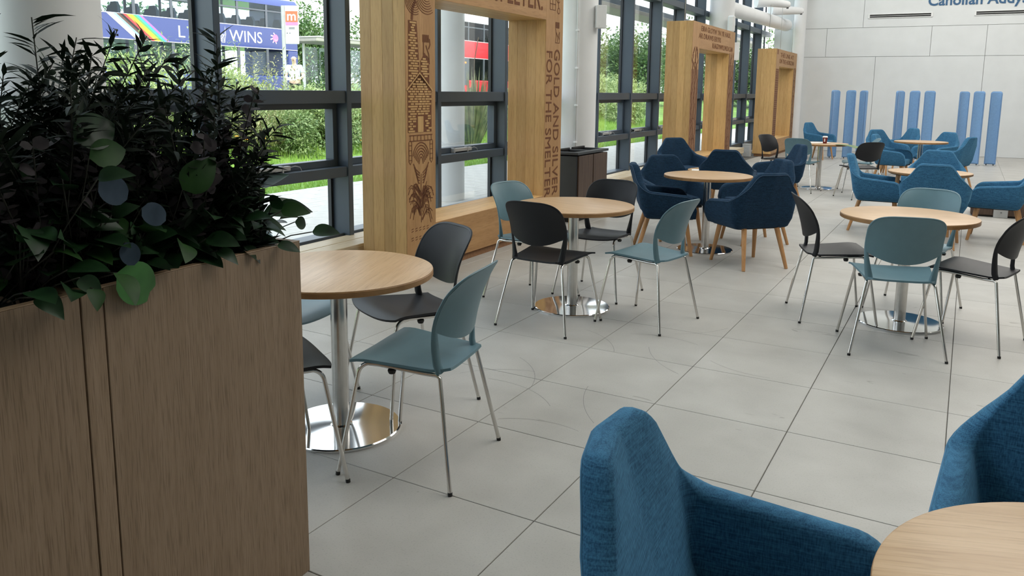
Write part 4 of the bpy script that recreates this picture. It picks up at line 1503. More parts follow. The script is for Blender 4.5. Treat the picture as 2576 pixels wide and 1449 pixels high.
for b in (0.05, 0.13, 0.21, 0.29, 0.37, 0.45, 0.53, 0.61, 0.69, 0.77, 0.85):
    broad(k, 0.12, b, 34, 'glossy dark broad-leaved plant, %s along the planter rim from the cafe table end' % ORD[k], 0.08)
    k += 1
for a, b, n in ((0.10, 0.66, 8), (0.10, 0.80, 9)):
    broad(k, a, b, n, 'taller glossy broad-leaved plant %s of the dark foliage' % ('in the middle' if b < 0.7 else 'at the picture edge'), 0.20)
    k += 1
# the single large leaves that stand out
def lone(px, py, dirx, k, size, tilt, label, off=0.0):
    """A leaf in the plane of the planter front, at planter-frame b and height."""
    e = plant('large_leaf_sprig', pworld(0.10, px, 1.08), label, None)
    base = e.location.copy()
    p = pworld(-off, px, py)
    c, s = math.cos(PR), math.sin(PR)
    across = Vector((-s, c, 0))
    d = across * dirx[0] + Vector((0, 0, 1)) * dirx[1] + Vector((1, 0, 0)) * tilt
    MB().tube([Vector((0, 0, 0)), (p - base) * 0.5 + Vector((0, 0, 0.02)), p - base], 0.0016, 4).obj('stem', M['stem'], e, 0)
    put_leaf(e, k, p, d, Vector((1, -0.35, 0.25)), size, base)
lone(0.645, 1.130, (0.85, -0.6), 3, 0.140, 0.10, 'single bright green leaf hanging over the planter front', 0.02)
lone(0.575, 1.275, (0.55, -0.35), 4, 0.070, 0.15, 'larger round blue-grey leaf above the bright green hanging leaf', 0.03)
lone(0.625, 1.20, (0.25, -0.9), 4, 0.060, 0.15, 'smaller round blue-grey leaf just over the bright green hanging leaf', 0.03)
lone(0.66, 1.345, (0.7, -0.5), 4, 0.085, 0.10, 'pointed blue-grey leaf in the middle of the dark foliage', 0.0)
lone(0.70, 1.44, (0.9, 0.35), 0, 0.13, 0.10, 'big dark green leaf in the upper middle of the foliage', -0.02)
lone(0.68, 1.40, (0.7, 0.15), 2, 0.10, 0.15, 'lighter green leaf under the big dark one in the foliage', 0.0)
lone(0.42, 1.30, (0.8, 0.8), 2, 0.12, 0.5, 'upright yellow-green leaf among the spiky stems', -0.01)
lone(0.02, 1.16, (0.9, -0.25), 0, 0.06, 0.2, 'small dark leaf at the planter corner by the window', 0.0)

# ------------------------------------------------------------------ outside: ground
def gz(x, y):
    s = max(0.0, -8.95 - x)
    z = 0.78 * min(1, s / 7.0) ** 1.2
    z += 0.012 * max(0, s - 15) + 0.008 * max(0, y - 34)
    return z
pv = MB().box(-9.0, -5.04, -2, 40, -0.35, -0.03).obj('paving', M['joint'])
tag(pv, 'pale paved terrace outside the glass', None, None, 'structure')
pme = MB().box(0.004, 0.596, 0.004, 0.396, -0.03, 0.0, 0.004).mesh('paving_slab', M['paving'])
fars = MB()
npv = 0
for j in range(-4, 98):
    y = j * 0.4
    for i in range(7):
        x = -9.0 + i * 0.6 + (0.3 if j % 2 else 0)
        if x + 0.6 > -5.02:
            continue
        if 4.5 < y < 18.5 and npv < 290:
            link('paving_slab', pme, pv, (x, y, -0.0))
            npv += 1
        else:
            fars.box(x + .004, x + .596, y + .004, y + .396, -0.03, 0.0)
    if j % 2:
        fars.box(-9.0 + .004, -8.7 - .004, y + .004, y + .396, -0.03, 0.0)
o = fars.obj('distant_slab', M['paving'], pv)
o['kind'] = 'stuff'
V, F = [], []
xs = [-9.0, -9.5, -10, -11, -12, -13, -14, -15, -16, -17, -19, -22, -26, -32, -45, -70, -120]
ys = list(np.linspace(-20, 40, 31)) + [46, 54, 64, 80, 110, 160]
for x in xs:
    for y in ys:
        V.append((x, y, gz(x, y) - 0.02))
n = len(ys)
for i in range(len(xs) - 1):
    for j in range(n - 1):
        F.append((i * n + j, i * n + j + 1, (i + 1) * n + j + 1, (i + 1) * n + j))
lw = MB().add(V, F).obj('ground', M['lawn'], None, 0)
tag(lw, 'grassy bank rising behind the terrace', None, None, 'structure')
rd = []
for x in (-19.3, -22, -27, -33):
    for y in ys:
        rd.append((x, y, gz(x, y) + 0.0))
tag(MB().add(rd, [(i * n + j, i * n + j + 1, (i + 1) * n + j + 1, (i + 1) * n + j) for i in range(3) for j in range(n - 1)]).obj('road', M['asphalt']), 'grey bus lane behind the shrubs', None, None, 'structure')
# grass blades
mb = MB()
r = random.Random(5)
for k in range(42000):
    y = r.uniform(4, 34)
    x = -9.0 - 6.5 * r.random() ** 1.5
    h = r.uniform(0.05, 0.13) * (1.0 + 0.9 * max(0, min(1, (-10.4 - x) / 1.2)))
    a = r.uniform(0, PI)
    w = 0.008 + 0.006 * r.random()
    z = gz(x, y) - 0.03
    lx, ly = r.uniform(-.04, .04), r.uniform(-.04, .04)
    mb.add([(x - w * math.cos(a), y - w * math.sin(a), z), (x + w * math.cos(a), y + w * math.sin(a), z), (x + lx, y + ly, z + h)], [(0, 1, 2)])
gr = mb.obj('grass', M['blade'])
tag(gr, 'long green grass in front of the shrubs', 'grass', None, 'stuff')

# canopy and its outdoor column
column('column', -6.45, 9.45, 0.25, 'white round column standing outside on the terrace', 3.2)
cn = empty('canopy_edge', (-6.45, 8.0, 0), WROT, 'dark outdoor canopy beam seen high through the glazing', None, None, 'structure')
MB().box(-0.10, 0.10, 6.2, 22.0, 3.28, 3.45, 0.01).obj('beam', M['alu'], cn)
MB().box(-0.30, 0.30, 6.2, 22.0, 3.20, 3.28, 0.005).obj('soffit', M['shelter'], cn)

# ------------------------------------------------------------------ shrubs, trees, flax
def leafcloud(n, rx, ry, rz, size, r, lumps=9, hollow=0.35):
    """Leaves scattered over overlapping rounded clumps."""
    L_ = [(Vector((r.uniform(-.6, .6) * rx, r.uniform(-.6, .6) * ry, rz * r.uniform(0.15, 0.80))), r.uniform(0.35, 0.62)) for _ in range(lumps)]
    L_.append((Vector((0, 0, rz * 0.35)), 0.75))
    geo = leaf_geo(size, size * 0.30, 0.15, 0.2, 2)
    mb = MB()
    for k in range(n):
        c, q = L_[r.randrange(len(L_))]
        d = rvec(r)
        rad = q * (hollow + (1 - hollow) * r.random() ** 0.4)
        P = c + Vector((d.x * rx * rad, d.y * ry * rad, d.z * rz * 0.55 * rad))
        if P.z < 0:
            P.z = abs(P.z) * 0.4
        add_leaf(mb, P, d + rvec(r) * 0.9, Vector((0, 0, 1)) + rvec(r) * 0.6, geo, r.uniform(0.6, 1.3))
    return mb
def spikecloud(n, rx, ry, rz, size, r):
    """Upright leafy shoots like a tall weed or buddleia."""
    geo = leaf_geo(size, size * 0.2, 0.15, 0.35, 2)
    mb = MB()
    for k in range(n // 22):
        b = Vector((r.uniform(-1, 1) * rx, r.uniform(-1, 1) * ry, 0))
        h = rz * r.uniform(0.55, 1.0)
        d = Vector((b.x * 0.25 / rx, b.y * 0.25 / ry, 1))
        for q in range(22):
            t = 0.15 + 0.85 * q / 21
            o = rvec(r)
            o.z = abs(o.z) * 0.5
            add_leaf(mb, b + d * (h * t), o + Vector((0, 0, 0.35)), Vector((0, 0, 1)), geo, (1.25 - 0.6 * t) * r.uniform(0.7, 1.2))
    return mb
sr = random.Random(9)
shr_me = [leafcloud(3200, 1.0, 1.0, 1.55, 0.13, sr).mesh('foliage', M['shrub_a'], 0), spikecloud(3000, 0.85, 0.85, 1.65, 0.16, sr).mesh('foliage', M['shrub_a'], 0),
          leafcloud(3000, 1.0, 1.0, 1.4, 0.12, sr).mesh('foliage', M['shrub_b'], 0), spikecloud(2600, 0.8, 0.8, 1.7, 0.15, sr).mesh('foliage', M['shrub_c'], 0)]
shr_lab = ['rounded light green shrub on the bank outside', 'feathery light green shoots on the bank outside', 'rounded mid green shrub low on the bank outside', 'tall olive green shoots on the bank outside']
stem_me = MB()
for k in range(7):
    stem_me.tube([(sr.uniform(-.2, .2), sr.uniform(-.2, .2), -0.2), (sr.uniform(-.5, .5), sr.uniform(-.5, .5), 0.7)], 0.015, 5)
stem_me = stem_me.mesh('stem', M['bark'])
SHN = [0, 0, 0, 0]
def shrub(kind, x, y, s, zs=1.0):
    SHN[kind] += 1
    e = empty('shrub', (x, y, gz(x, y) - 0.05), sr.uniform(0, 6.28), shr_lab[kind] + ', %s along the glazing' % ORD[SHN[kind] - 1], 'shrub', 'shrubs %s' % ('abcd'[kind] and ['rounded light', 'feathery light', 'rounded mid', 'tall olive'][kind]))
    f = link('foliage', shr_me[kind], e)
    f['kind'] = 'stuff'
    f.scale = (s, s, s * zs)
    t = link('stem', stem_me, e)
    t.scale = (s, s, s)
for (k, x, y, s, zs) in sorted([
    (0, -12.4, 8.4, 0.95, 0.95), (1, -12.9, 9.8, 0.95, 1.0), (3, -12.3, 11.0, 0.80, 0.9), (2, -11.9, 11.7, 0.75, 0.85), (1, -12.7, 12.1, 0.95, 1.0), (0, -12.6, 13.2, 0.9, 0.95),
    (2, -11.8, 13.0, 0.75, 0.9), (0, -12.3, 14.3, 0.95, 0.9), (3, -12.9, 14.9, 0.8, 0.8), (2, -11.9, 15.4, 0.85, 0.9), (0, -12.6, 16.0, 0.95, 0.85), (1, -13.0, 17.2, 0.9, 0.8), (2, -12.2, 17.4, 0.9, 0.85),
    (0, -14.0, 9.8, 1.15, 1.0), (1, -14.2, 11.5, 1.1, 1.2), (3, -14.3, 12.8, 1.05, 1.05), (0, -14.2, 14.0, 1.0, 0.78), (0, -15.0, 13.2, 1.1, 0.9), (0, -15.2, 16.2, 0.9, 0.70), (2, -14.4, 15.4, 0.9, 0.75), (0, -14.4, 17.0, 0.9, 0.75), (3, -14.6, 18.6, 0.85, 0.75), (0, -14.2, 19.6, 0.9, 0.8),
    (3, -17.2, 20.6, 0.8, 1.15), (1, -12.6, 19.0, 0.9, 0.8), (0, -12.8, 21.0, 0.9, 0.85), (2, -13.2, 22.6, 0.9, 0.8), (0, -13.6, 24.6, 1.0, 0.8), (1, -14.0, 27.0, 1.0, 0.8), (0, -12.2, 30.5, 1.2, 0.95), (0, -13.4, 32.5, 1.3, 1.0), (2, -15.4, 35.0, 1.4, 1.0), (0, -15.6, 38.5, 1.3, 0.9)], key=lambda q: q[2]):
    shrub(k, x, y, s, zs)
# orange flowers at the foot of the shrubs
fw = MB()
for fi_, (x, y, z) in enumerate([(-11.55, 10.15, 0.72), (-11.5, 10.35, 0.66), (-11.45, 10.6, 0.70), (-11.6, 10.85, 0.64), (-11.3, 9.7, 0.72), (-11.5, 11.9, 0.7), (-11.2, 13.2, 0.55)]):
    e = empty('flower', (x, y, gz(x, y) - 0.02), 0, 'small orange flower at the foot of the shrubs, %s of the scattered blooms' % ORD[fi_], 'flower', 'orange flowers')
    h = z - 0.25
    MB().tube([(0, 0, 0), (0.01, 0, h)], 0.004, 4).obj('stem', M['shrub_b'], e)
    MB().lathe([(0.008, h - 0.01), (0.035, h), (0.03, h + 0.012), (0.008, h + 0.015)], 10).obj('petals', M['orange'], e)
tr_me = []
for k in range(2):
    tr_me.append(leafcloud(9000, 2.6, 2.6, 5.6, 0.30, sr, 22, 0.45).mesh('crown', M['tree_a'], 0))
def tree(k, x, y, s, zs, lab):
    e = empty('tree', (x, y, gz(x, y) - 0.1), sr.uniform(0, 6.28), lab, 'tree', 'trees behind the bus lane')
    c = link('crown', tr_me[k], e, (0, 0, 0.5))
    c['kind'] = 'stuff'
    c.scale = (s, s, s * zs)
    MB().tube([(0, 0, 0), (0.1, 0, 1.6 * s), (0, 0.1, 3.6 * s)], 0.22 * s, 8, True, 0.08 * s).obj('trunk', M['bark'], e, 0)
for k, (x, y, s, zs, lab) in enumerate([
    (-34.0, 35.4, 1.0, 0.95, 'bushy green tree just past the navy bus tail'), (-33.0, 41.5, 1.05, 0.85, 'green tree behind the bus shelter roof'), (-29.0, 48.5, 0.9, 0.72, 'green tree beside the large portal edge, behind the shelter'),
    (-38.0, 50.0, 1.0, 0.85, 'green tree above the red bus'), (-37.8, 29.0, 1.1, 0.75, 'green tree seen through the navy bus windows'), (-36.0, 23.0, 1.0, 0.7, 'green tree behind the front of the navy bus'),
    (-17.0, 44.0, 1.0, 0.70, 'dense green tree seen right of the column behind the bins'), (-23.0, 49.5, 1.0, 0.62, 'green tree seen left of the dense one by the column'), (-21.5, 68.0, 1.3, 0.80, 'green tree behind the parked silver car'), (-29.0, 72.0, 1.3, 0.75, 'far green tree beside the parked silver car'), (-13.0, 56.0, 1.1, 0.7, 'green tree glimpsed between the farthest mullions')]):
    tree(k % 2, x, y, s, zs, lab)
fx = empty('flax_plant', (-10.7, 16.75, gz(-10.7, 16.75) - 0.05), 0, 'tall sword-leaved flax clump seen through the large portal', 'plant')
mb = MB()
r = random.Random(4)
for k in range(150):
    a = r.uniform(0, 6.28)
    q = r.uniform(0.05, 0.42)
    pts = arch(Vector((math.cos(a) * 0.15, math.sin(a) * 0.15, 0)), Vector((math.cos(a) * q, math.sin(a) * q, 1)), r.uniform(1.2, 2.15), r.uniform(0.05, 0.5), 6)
    w = r.uniform(0.018, 0.032)
    t_ = Vector((-math.sin(a + r.uniform(-1, 1)), math.cos(a), 0)).normalized()
    V = []
    for i, P in enumerate(pts):
        ww = w * (1 - (i / 6) ** 3)
        V += [tuple(P - t_ * ww), tuple(P + t_ * ww)]
    mb.add(V, [(2 * i, 2 * i + 1, 2 * i + 3, 2 * i + 2) for i in range(6)])
o = mb.obj('blades', M['flax'], fx, 0)
o['kind'] = 'stuff'
MB().tube([(0, 0, 0.5), (0.05, 0.05, 2.2), (0.1, 0.15, 2.75)], 0.012, 6).obj('flower_stalk', M['bark'], fx, 0)

# ------------------------------------------------------------------ buses
def bus(x, y0, L, body, label, z):
    """Double decker along +Y, its visible side on +X, tail at the far end."""
    b = empty('bus', (x, y0, z), 0.0192, label, 'bus', None)
    Wd, H = 2.5, 4.30
    z1, z2 = 2.28, 3.12            # belt panel between the decks
    def prof(z):
        return 0.0 if z < 3.9 else -0.18 * ((z - 3.9) / 0.4) ** 2
    # lower skirt, belt panel, roof
    MB().box(-Wd, 0, 0, L, 0.30, 1.25, 0.05).obj('skirt', body, b)
    MB().box(-Wd, 0, 0, L, z1, z2, 0.03).obj('belt_panel', body, b)
    rf = MB()
    pr = [(0.0, 3.98), (-0.02, 4.12), (-0.12, 4.25), (-0.35, 4.30), (-Wd + 0.35, 4.30), (-Wd + 0.12, 4.25), (-Wd + 0.02, 4.12), (-Wd, 3.98)]
    rf.prism([(a, c) for a, c in pr], (0, 0, 0), (1, 0, 0), (0, 0, 1), (0, L, 0))
    rf.obj('roof', body if body is M['bus_navy'] else M['bus_white'], b, 30)
    MB().box(-Wd, 0, L - 0.55, L, 1.25, z1, 0.03).obj('tail_panel', body, b)
    MB().box(-Wd, 0, L - 0.22, L, z2, 3.98, 0.03).obj('tail_panel', body, b)
    MB().box(-Wd, 0, 0, 0.16, z2, 3.98, 0.03).obj('front_pillar', body, b)
    MB().box(-Wd, 0, 0, 0.16, 1.25, z1, 0.03).obj('front_pillar', body, b)
    MB().box(-Wd + 0.05, -0.05, 0.1, L - 0.2, 2.55, 2.62).obj('upper_floor', M['bus_grey'], b)
    n = 7
    for k in range(n):
        a = 0.16 + (L - 0.38) * k / n
        e = 0.16 + (L - 0.38) * (k + 1) / n
        for xx in (-0.05, -Wd + 0.01):
            MB().box(xx, xx + 0.04, a - 0.05, a + 0.05, z2, 3.98).obj('window_pillar', M['bus_grey'], b)
            MB().box(xx + 0.012, xx + 0.022, a + 0.05, e - 0.05, z2, 3.98).obj('upper_window', M['bus_glass'], b)
        MB().box(-0.05, -0.012, a + 0.05, e - 0.05, 3.72, 3.77).obj('window_bar', M['bus_grey'], b)
        for s in (0, 1):
            yy = a + (e - a) * (0.3 + 0.5 * s)
            for xx in (-0.65, -1.85):
                P = [(-0.22, 0), (-0.22, 0.35), (-0.13, 0.52), (0.13, 0.52), (0.22, 0.35), (0.22, 0)]
                MB().prism(P, (xx, yy, 3.0), (1, 0, 0), (0, 0, 1), (0, 0.10, 0)).obj('seat', M['seat_grey'], b)
        if a < L - 1.2:
            for xx in (-0.05, -Wd + 0.01):
                MB().box(xx, xx + 0.04, a - 0.06, a + 0.06, 1.25, z1).obj('window_pillar', M['bus_grey'], b)
                if 0 < k < n - 1:
                    MB().box(xx + 0.012, xx + 0.022, a + 0.06, min(e - 0.06, L - 0.55), 1.25, z1).obj('lower_window', M['bus_glass'], b)
    MB().box(-0.04, 0.002, 0.35, 1.65, 1.0, z1).obj('door_panel', M['bus_grey'], b)
    MB().box(0.0, 0.008, 0.45, 1.55, z1 - 0.32, z1 - 0.10).obj('side_display', M['bus_grey'], b)
    lettering('4', (0.008, 0.53, z1 - 0.27), (0, 1, 0), (0, 0, 1), (1, 0, 0), 0.08, 0.13, 0.004, M['led'], b)
    for q in range(5):
        MB().box(0.008, 0.012, 0.72 + 0.14 * q, 0.82 + 0.14 * q, z1 - 0.25, z1 - 0.17).obj('lit_word', M['led'], b)
    for yy in (1.9, L - 2.6):
        wb = MB().tube([(-0.30, yy, 0.45), (0.005, yy, 0.45)], 0.46, 24).obj('wheel', M['rubber'], b, 40)
        MB().tube([(0.0, yy, 0.45), (0.012, yy, 0.45)], 0.24, 20).obj('hub', M['grey'], wb, 40)
    for zz in (z1 + 0.015, z2 - 0.02):
        MB().box(0.0, 0.006, 0.03, L - 0.03, zz - 0.012, zz + 0.012).obj('trim_line', M['bus_white'], b)
    return b
B1Y = 14.10
b1 = bus(-24.05, B1Y, 10.6, M['bus_navy'], 'navy double decker bus with rainbow stripes and LOVE WINS lettering', 0.80)
V0 = 0.007
cols = [('white', (0.85, 0.85, 0.86)), ('pink', (0.80, 0.50, 0.60)), ('sky', (0.30, 0.65, 0.85)), ('brown', (0.13, 0.07, 0.05)), ('black', (0.015, 0.015, 0.015)), ('red', (0.80, 0.06, 0.06)),
        ('orange', (0.90, 0.36, 0.05)), ('yellow', (0.90, 0.75, 0.03)), ('green', (0.12, 0.62, 0.14)), ('azure', (0.06, 0.38, 0.80)), ('violet', (0.40, 0.16, 0.60))]
y_ = 16.15 - B1Y
for nm, c in cols:
    w_ = 0.118
    MB().prism([(y_, 3.10), (y_ + w_, 3.10), (y_ + w_ + 1.05, 2.29), (y_ + 1.05, 2.29)], (0.001, 0, 0), (0, 1, 0), (0, 0, 1), (0.006, 0, 0)).obj('stripe', plain('stripe_' + nm, c, 0.35), b1)
    y_ += w_
lettering('L', (0.001, 4.77, 2.48), (0, 1, 0), (0, 0, 1), (1, 0, 0), 0.27, 0.40, 0.006, M['bus_white'], b1)
lettering('WINS', (0.001, 7.02, 2.48), (0, 1, 0), (0, 0, 1), (1, 0, 0), 1.62, 0.42, 0.006, M['bus_white'], b1)
hd = MB()
for k in range(4):
    ribbons(hd, [[(6.62 + 0.05 * k, 2.45), (6.61 + 0.05 * k, 2.66), (6.635 + 0.05 * k, 2.72), (6.66 + 0.05 * k, 2.66)]], 0.018, 0.006)
ribbons(hd, [[(6.80, 2.50), (6.85, 2.72), (6.82, 3.0), (6.80, 2.72), (6.62, 2.52), (6.65, 2.42), (6.80, 2.42), (6.80, 2.50)]], 0.022, 0.006)
hd.obj('hand_emblem', M['bus_white'], b1)
lr = MB()
for k in range(4):
    ribbons(lr, [[(1.48, 2.52 + 0.08 * k), (1.62, 2.52 + 0.08 * k)]], 0.03, 0.006)
lr.obj('lettering', M['bus_white'], b1)
em = MB()
em.lathe([(0.15, 0), (0.15, 0.006)], 20)
eo = em.obj('pink_emblem', M['sign_pink'], b1, None, (0.001, 9.35, 2.72))
eo.rotation_euler = (0, PI / 2, 0)
e2 = MB()
for k in range(5):
    a = math.radians(100 + 42 * k)
    ribbons(e2, [[(9.35 + 0.12 * math.cos(a), 2.72 + 0.12 * math.sin(a)), (9.35 + 0.28 * math.cos(a + .2), 2.72 + 0.22 * math.sin(a + .2))]], 0.05, 0.006)
ribbons(e2, [arc(9.37, 2.70, 0.07, 200, 340, 8)], 0.03, 0.010)
e2.obj('emblem_rays', plain('pale_pink', (0.8, 0.55, 0.68), 0.5), b1)
b2 = bus(-21.1, 31.2, 10.6, M['bus_red'], 'red double decker bus seen through the large portal', 0.80)

# ------------------------------------------------------------------ bus stop, shelter, car, person
bs = empty('bus_stop_sign', (-18.1, 17.85, gz(-18.1, 17.85)), math.radians(29), 'tall bus stop flag with a red letter m on a grey pole', 'sign')
MB().lathe([(0.055, 0), (0.055, 3.22)], 16).obj('pole', M['grey'], bs, 30)
fl_ = MB().box(0.06, 0.46, -0.02, 0.02, 2.10, 3.22, 0.006).obj('flag_panel', M['bus_white'], bs)
MB().box(0.075, 0.445, -0.024, -0.02, 2.74, 3.06).obj('red_square', M['sign_red'], fl_)
MB().box(0.075, 0.445, -0.024, -0.02, 2.64, 2.74).obj('pink_band', M['sign_pink'], fl_)
lettering('m', (0.13, -0.024, 2.79), (1, 0, 0), (0, 0, 1), (0, -1, 0), 0.26, 0.27, 0.004, M['bus_white'], fl_, 'letter', 0.01)
for i in range(2):
    MB().box(0.17, 0.35, -0.024, -0.02, 2.565 - 0.03 * i, 2.585 - 0.03 * i).obj('text_line', M['bus_grey'], fl_)
for q in (0.10, 0.18):
    MB().box(q, q + 0.035, -0.024, -0.02, 2.40, 2.43).obj('text_line', M['bus_grey'], fl_)

sh = empty('bus_shelter', (-20.3, 22.2, gz(-20.3, 22.2)), 0.0192, 'bus shelter with a flat roof and a red timetable board', 'shelter')
MB().box(-1.3, 0.25, -0.9, 4.2, 2.42, 2.56, 0.02).obj('roof', M['shelter'], sh)
MB().box(-1.32, 0.27, -0.92, 4.22, 2.56, 2.60, 0.01).obj('roof_edge', M['bus_white'], sh)
for (a, b_) in ((0.1, 0.0), (0.1, 3.9), (-1.2, 0.0), (-1.2, 3.9), (0.1, 2.2)):
    MB().box(a - 0.035, a + 0.035, b_ - 0.035, b_ + 0.035, 0.0, 2.42, 0.005).obj('post', M['bus_white'], sh)
MB().box(-1.2, -1.18, 0.05, 3.85, 0.3, 2.3).obj('back_pane', M['bus_glass'], sh)
tbd = MB().box(0.06, 0.13, 2.35, 3.85, 0.95, 2.25, 0.01).obj('timetable_board', M['shelter'], sh)
MB().box(0.13, 0.137, 2.42, 3.78, 1.02, 2.20).obj('poster', M['poster'], tbd)
for i in range(6):
    MB().box(0.137, 0.139, 2.50, 3.70, 2.06 - 0.07 * i, 2.08 - 0.07 * i).obj('text_line', M['maroon'], tbd)
MB().box(0.137, 0.139, 3.30, 3.72, 1.10, 1.45).obj('notice', M['paper'], tbd)
MB().box(0.137, 0.139, 2.50, 3.10, 1.08, 1.30).obj('notice', M['paper'], tbd)
for i in range(6):
    MB().box(0.22, 0.255, 2.3 + 0.3 * i, 2.45 + 0.3 * i, 2.47, 2.52).obj('roof_slot', M['bus_grey'], sh)

def loft_car(label, x, y, rz, m):
    c = empty('car', (x, y, gz(x, y)), rz, label, 'car')
    prof = [(-2.1, 0.28), (-2.15, 0.62), (-2.05, 0.80), (-1.15, 0.95), (-0.45, 1.46), (0.9, 1.50), (1.75, 1.05), (2.1, 0.95), (2.15, 0.30)]
    V, F = [], []
    for s, k in ((-0.88, 1), (-0.80, 1.0), (0.80, 1.0), (0.88, 1)):
        for (a, z) in prof:
            inset = 0.16 if z > 1.0 else 0.0
            V.append((math.copysign(abs(s) - inset - (0.05 if abs(s) > 0.85 else 0), s), a, z - (0.03 if abs(s) > 0.85 else 0)))
    n = len(prof)
    for i in range(3):
        for j in range(n):
            F.append((i * n + j, i * n + (j + 1) % n, (i + 1) * n + (j + 1) % n, (i + 1) * n + j))
    F.append(tuple(range(n)))
    F.append(tuple(range(4 * n - 1, 3 * n - 1, -1)))
    MB().add(V, F).obj('body', m, c, 35)
    MB().prism([(-0.62, 0.0), (0.62, 0.0), (0.55, 0.42), (-0.55, 0.42)], (0, -1.13, 0.99), (1, 0, 0), (0, 0.75, 0.98), (0, -0.01, 0.012)).obj('windscreen', M['bus_grey'], c)
    MB().box(-0.55, 0.55, -2.17, -2.10, 0.42, 0.66, 0.02).obj('grille', M['charcoal'], c)
    for s in (-1, 1):
        MB().box(s * 0.72 - 0.12, s * 0.72 + 0.12, -2.14, -1.98, 0.64, 0.76, 0.03).obj('headlamp', M['bus_white'], c)
        MB().box(s * 0.80 - 0.02, s * 0.80 + 0.03, -0.35, 0.95, 1.02, 1.40).obj('side_window', M['bus_grey'], c)
        for yy in (-1.35, 1.35):
            MB().tube([(s * 0.68, yy, 0.32), (s * 0.89, yy, 0.32)], 0.32, 20).obj('wheel', M['rubber'], c, 40)
    MB().box(-0.26, 0.26, -2.185, -2.165, 0.40, 0.51).obj('number_plate', M['bus_white'], c)
    return c
loft_car('silver car parked beyond the grass, facing the hall', -21.0, 56.5, math.radians(-8), M['car'])

# the man walking past the bus: one skinned body, clothes and shoes as parts
def skin_mesh(name, joints, edges, m, parent, sub=2):
    me = bpy.data.meshes.new(name)
    me.from_pydata([j[0] for j in joints], edges, [])
    o = bpy.data.objects.new(name, me)
    COL.objects.link(o)
    o.modifiers.new('skin', 'SKIN')
    sk = me.skin_vertices
    if not sk:
        bm = bmesh.new()
        bm.from_mesh(me)
        bm.verts.layers.skin.verify()
        bm.to_mesh(me)
        bm.free()
        sk = me.skin_vertices
    for i, j in enumerate(joints):
        r_ = j[1]
        sk[0].data[i].radius = r_ if isinstance(r_, tuple) else (r_, r_)
    sk[0].data[0].use_root = True
    ms = o.modifiers.new('smooth', 'SUBSURF')
    ms.levels = ms.render_levels = sub
    dg = bpy.context.evaluated_depsgraph_get()
    ev = bpy.data.meshes.new_from_object(o.evaluated_get(dg))
    bpy.data.objects.remove(o)
    ev.materials.clear()
    ev.materials.append(m)
    ev.polygons.foreach_set('use_smooth', [True] * len(ev.polygons))
    return link(name, ev, parent)
px, py = -17.6, 17.75
man = empty('person', (px, py, gz(px, py)), math.radians(35), 'bald man in a pale blue short-sleeved shirt looking down, walking past the bus', 'person')
# local frame: facing -Y, X to his left
J = [((0, 0, 0.93), (0.15, 0.11)), ((0, 0, 1.12), (0.15, 0.105)), ((0, -0.01, 1.32), (0.17, 0.11)), ((0, -0.02, 1.45), (0.09, 0.075)), ((0, -0.05, 1.53), 0.055), ((0, -0.09, 1.62), (0.075, 0.09)), ((0, -0.10, 1.72), (0.072, 0.088)),
     ((0.18, -0.01, 1.41), 0.06), ((0.25, -0.02, 1.14), 0.043), ((0.17, -0.24, 1.04), 0.034), ((0.13, -0.31, 1.05), (0.028, 0.02)),
     ((-0.18, -0.01, 1.41), 0.06), ((-0.25, -0.02, 1.14), 0.043), ((-0.17, -0.24, 1.04), 0.034), ((-0.13, -0.31, 1.05), (0.028, 0.02)),
     ((0.09, 0, 0.86), 0.095), ((0.10, -0.12, 0.48), 0.062), ((0.10, -0.10, 0.09), 0.042), ((-0.09, 0, 0.86), 0.095), ((-0.10, 0.06, 0.48), 0.062), ((-0.10, 0.24, 0.12), 0.042)]
E_ = [(0, 1), (1, 2), (2, 3), (3, 4), (4, 5), (5, 6), (2, 7), (7, 8), (8, 9), (9, 10), (2, 11), (11, 12), (12, 13), (13, 14), (0, 15), (15, 16), (16, 17), (0, 18), (18, 19), (19, 20)]
body = skin_mesh('body', J, E_, M['skin'], man)
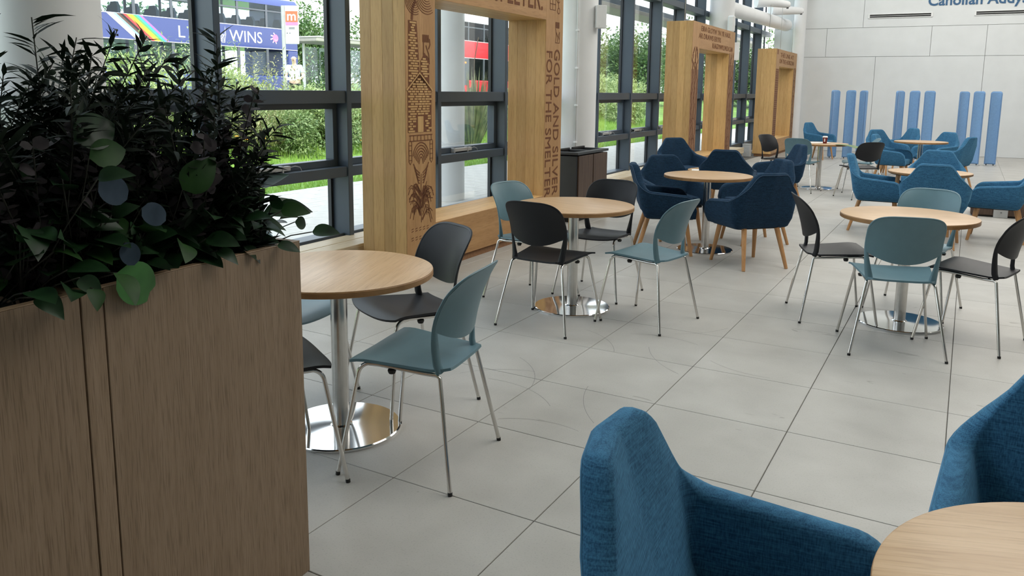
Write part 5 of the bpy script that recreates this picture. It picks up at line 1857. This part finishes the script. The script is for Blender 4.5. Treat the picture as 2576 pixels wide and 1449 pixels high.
for s in (1, -1):
    for k in range(4):
        b0 = Vector((s * (0.145 - 0.018 * k), -0.315, 1.052))
        MB().tube([b0, b0 + Vector((-s * 0.01, -0.035, 0.0)), b0 + Vector((-s * 0.02, -0.06 - 0.006 * (k in (1, 2)), -0.018))], 0.0085, 6).obj('finger', M['skin'], man, 0)
    MB().tube([(s * 0.12, -0.28, 1.06), (s * 0.09, -0.31, 1.075), (s * 0.075, -0.335, 1.07)], 0.009, 6).obj('thumb', M['skin'], man, 0)
    MB().lathe([(0.006, -0.01), (0.016, 0), (0.006, 0.012)], 8).obj('ear', M['skin'], man, 0, (s * 0.074, -0.08, 1.66))
    MB().lathe([(0.004, -0.006), (0.010, 0), (0.004, 0.006)], 8).obj('eye', M['bus_grey'], man, 0, (s * 0.032, -0.172, 1.675))
MB().tube([(0, -0.175, 1.685), (0, -0.195, 1.645), (0, -0.175, 1.635)], 0.012, 6).obj('nose', M['skin'], man, 0)
MB().tube([(-0.025, -0.168, 1.605), (0, -0.176, 1.603), (0.025, -0.168, 1.605)], 0.006, 6).obj('mouth', M['maroon'], man, 0)
JS = [((0, 0, 0.96), (0.175, 0.125)), ((0, 0, 1.12), (0.17, 0.12)), ((0, -0.01, 1.33), (0.185, 0.122)), ((0, -0.015, 1.46), (0.085, 0.075)), ((0.185, -0.01, 1.42), 0.075), ((0.235, -0.02, 1.22), 0.062), ((-0.185, -0.01, 1.42), 0.075), ((-0.235, -0.02, 1.22), 0.062)]
skin_mesh('shirt', JS, [(0, 1), (1, 2), (2, 3), (2, 4), (4, 5), (2, 6), (6, 7)], M['shirt'], man)
JT = [((0, 0, 1.05), (0.165, 0.12)), ((0.09, 0, 0.84), 0.105), ((0.10, -0.12, 0.48), 0.075), ((0.10, -0.10, 0.07), 0.06), ((-0.09, 0, 0.84), 0.105), ((-0.10, 0.06, 0.48), 0.075), ((-0.10, 0.23, 0.13), 0.06)]
skin_mesh('trousers', JT, [(0, 1), (1, 2), (2, 3), (0, 4), (4, 5), (5, 6)], M['trouser'], man)
for (a, b_, z) in ((0.10, -0.10, 0.0), (-0.10, 0.24, 0.03)):
    MB().box(a - 0.045, a + 0.045, b_ - 0.19, b_ + 0.07, z, z + 0.085, 0.03).obj('shoe', M['shoe'], man, 30)
tag(MB().box(-0.14, 0.14, -0.12, 0.12, -0.004, 0.004).obj('white_sheet', M['paper']), 'white sheet of paper in the hands of the bald man', 'paper')
ws = bpy.data.objects['white_sheet']
ws.matrix_world = man.matrix_world
bpy.context.view_layer.update()
ws.matrix_world = man.matrix_world @ Matrix.Translation((0, -0.45, 1.055)) @ Matrix.Rotation(math.radians(20), 4, 'X')
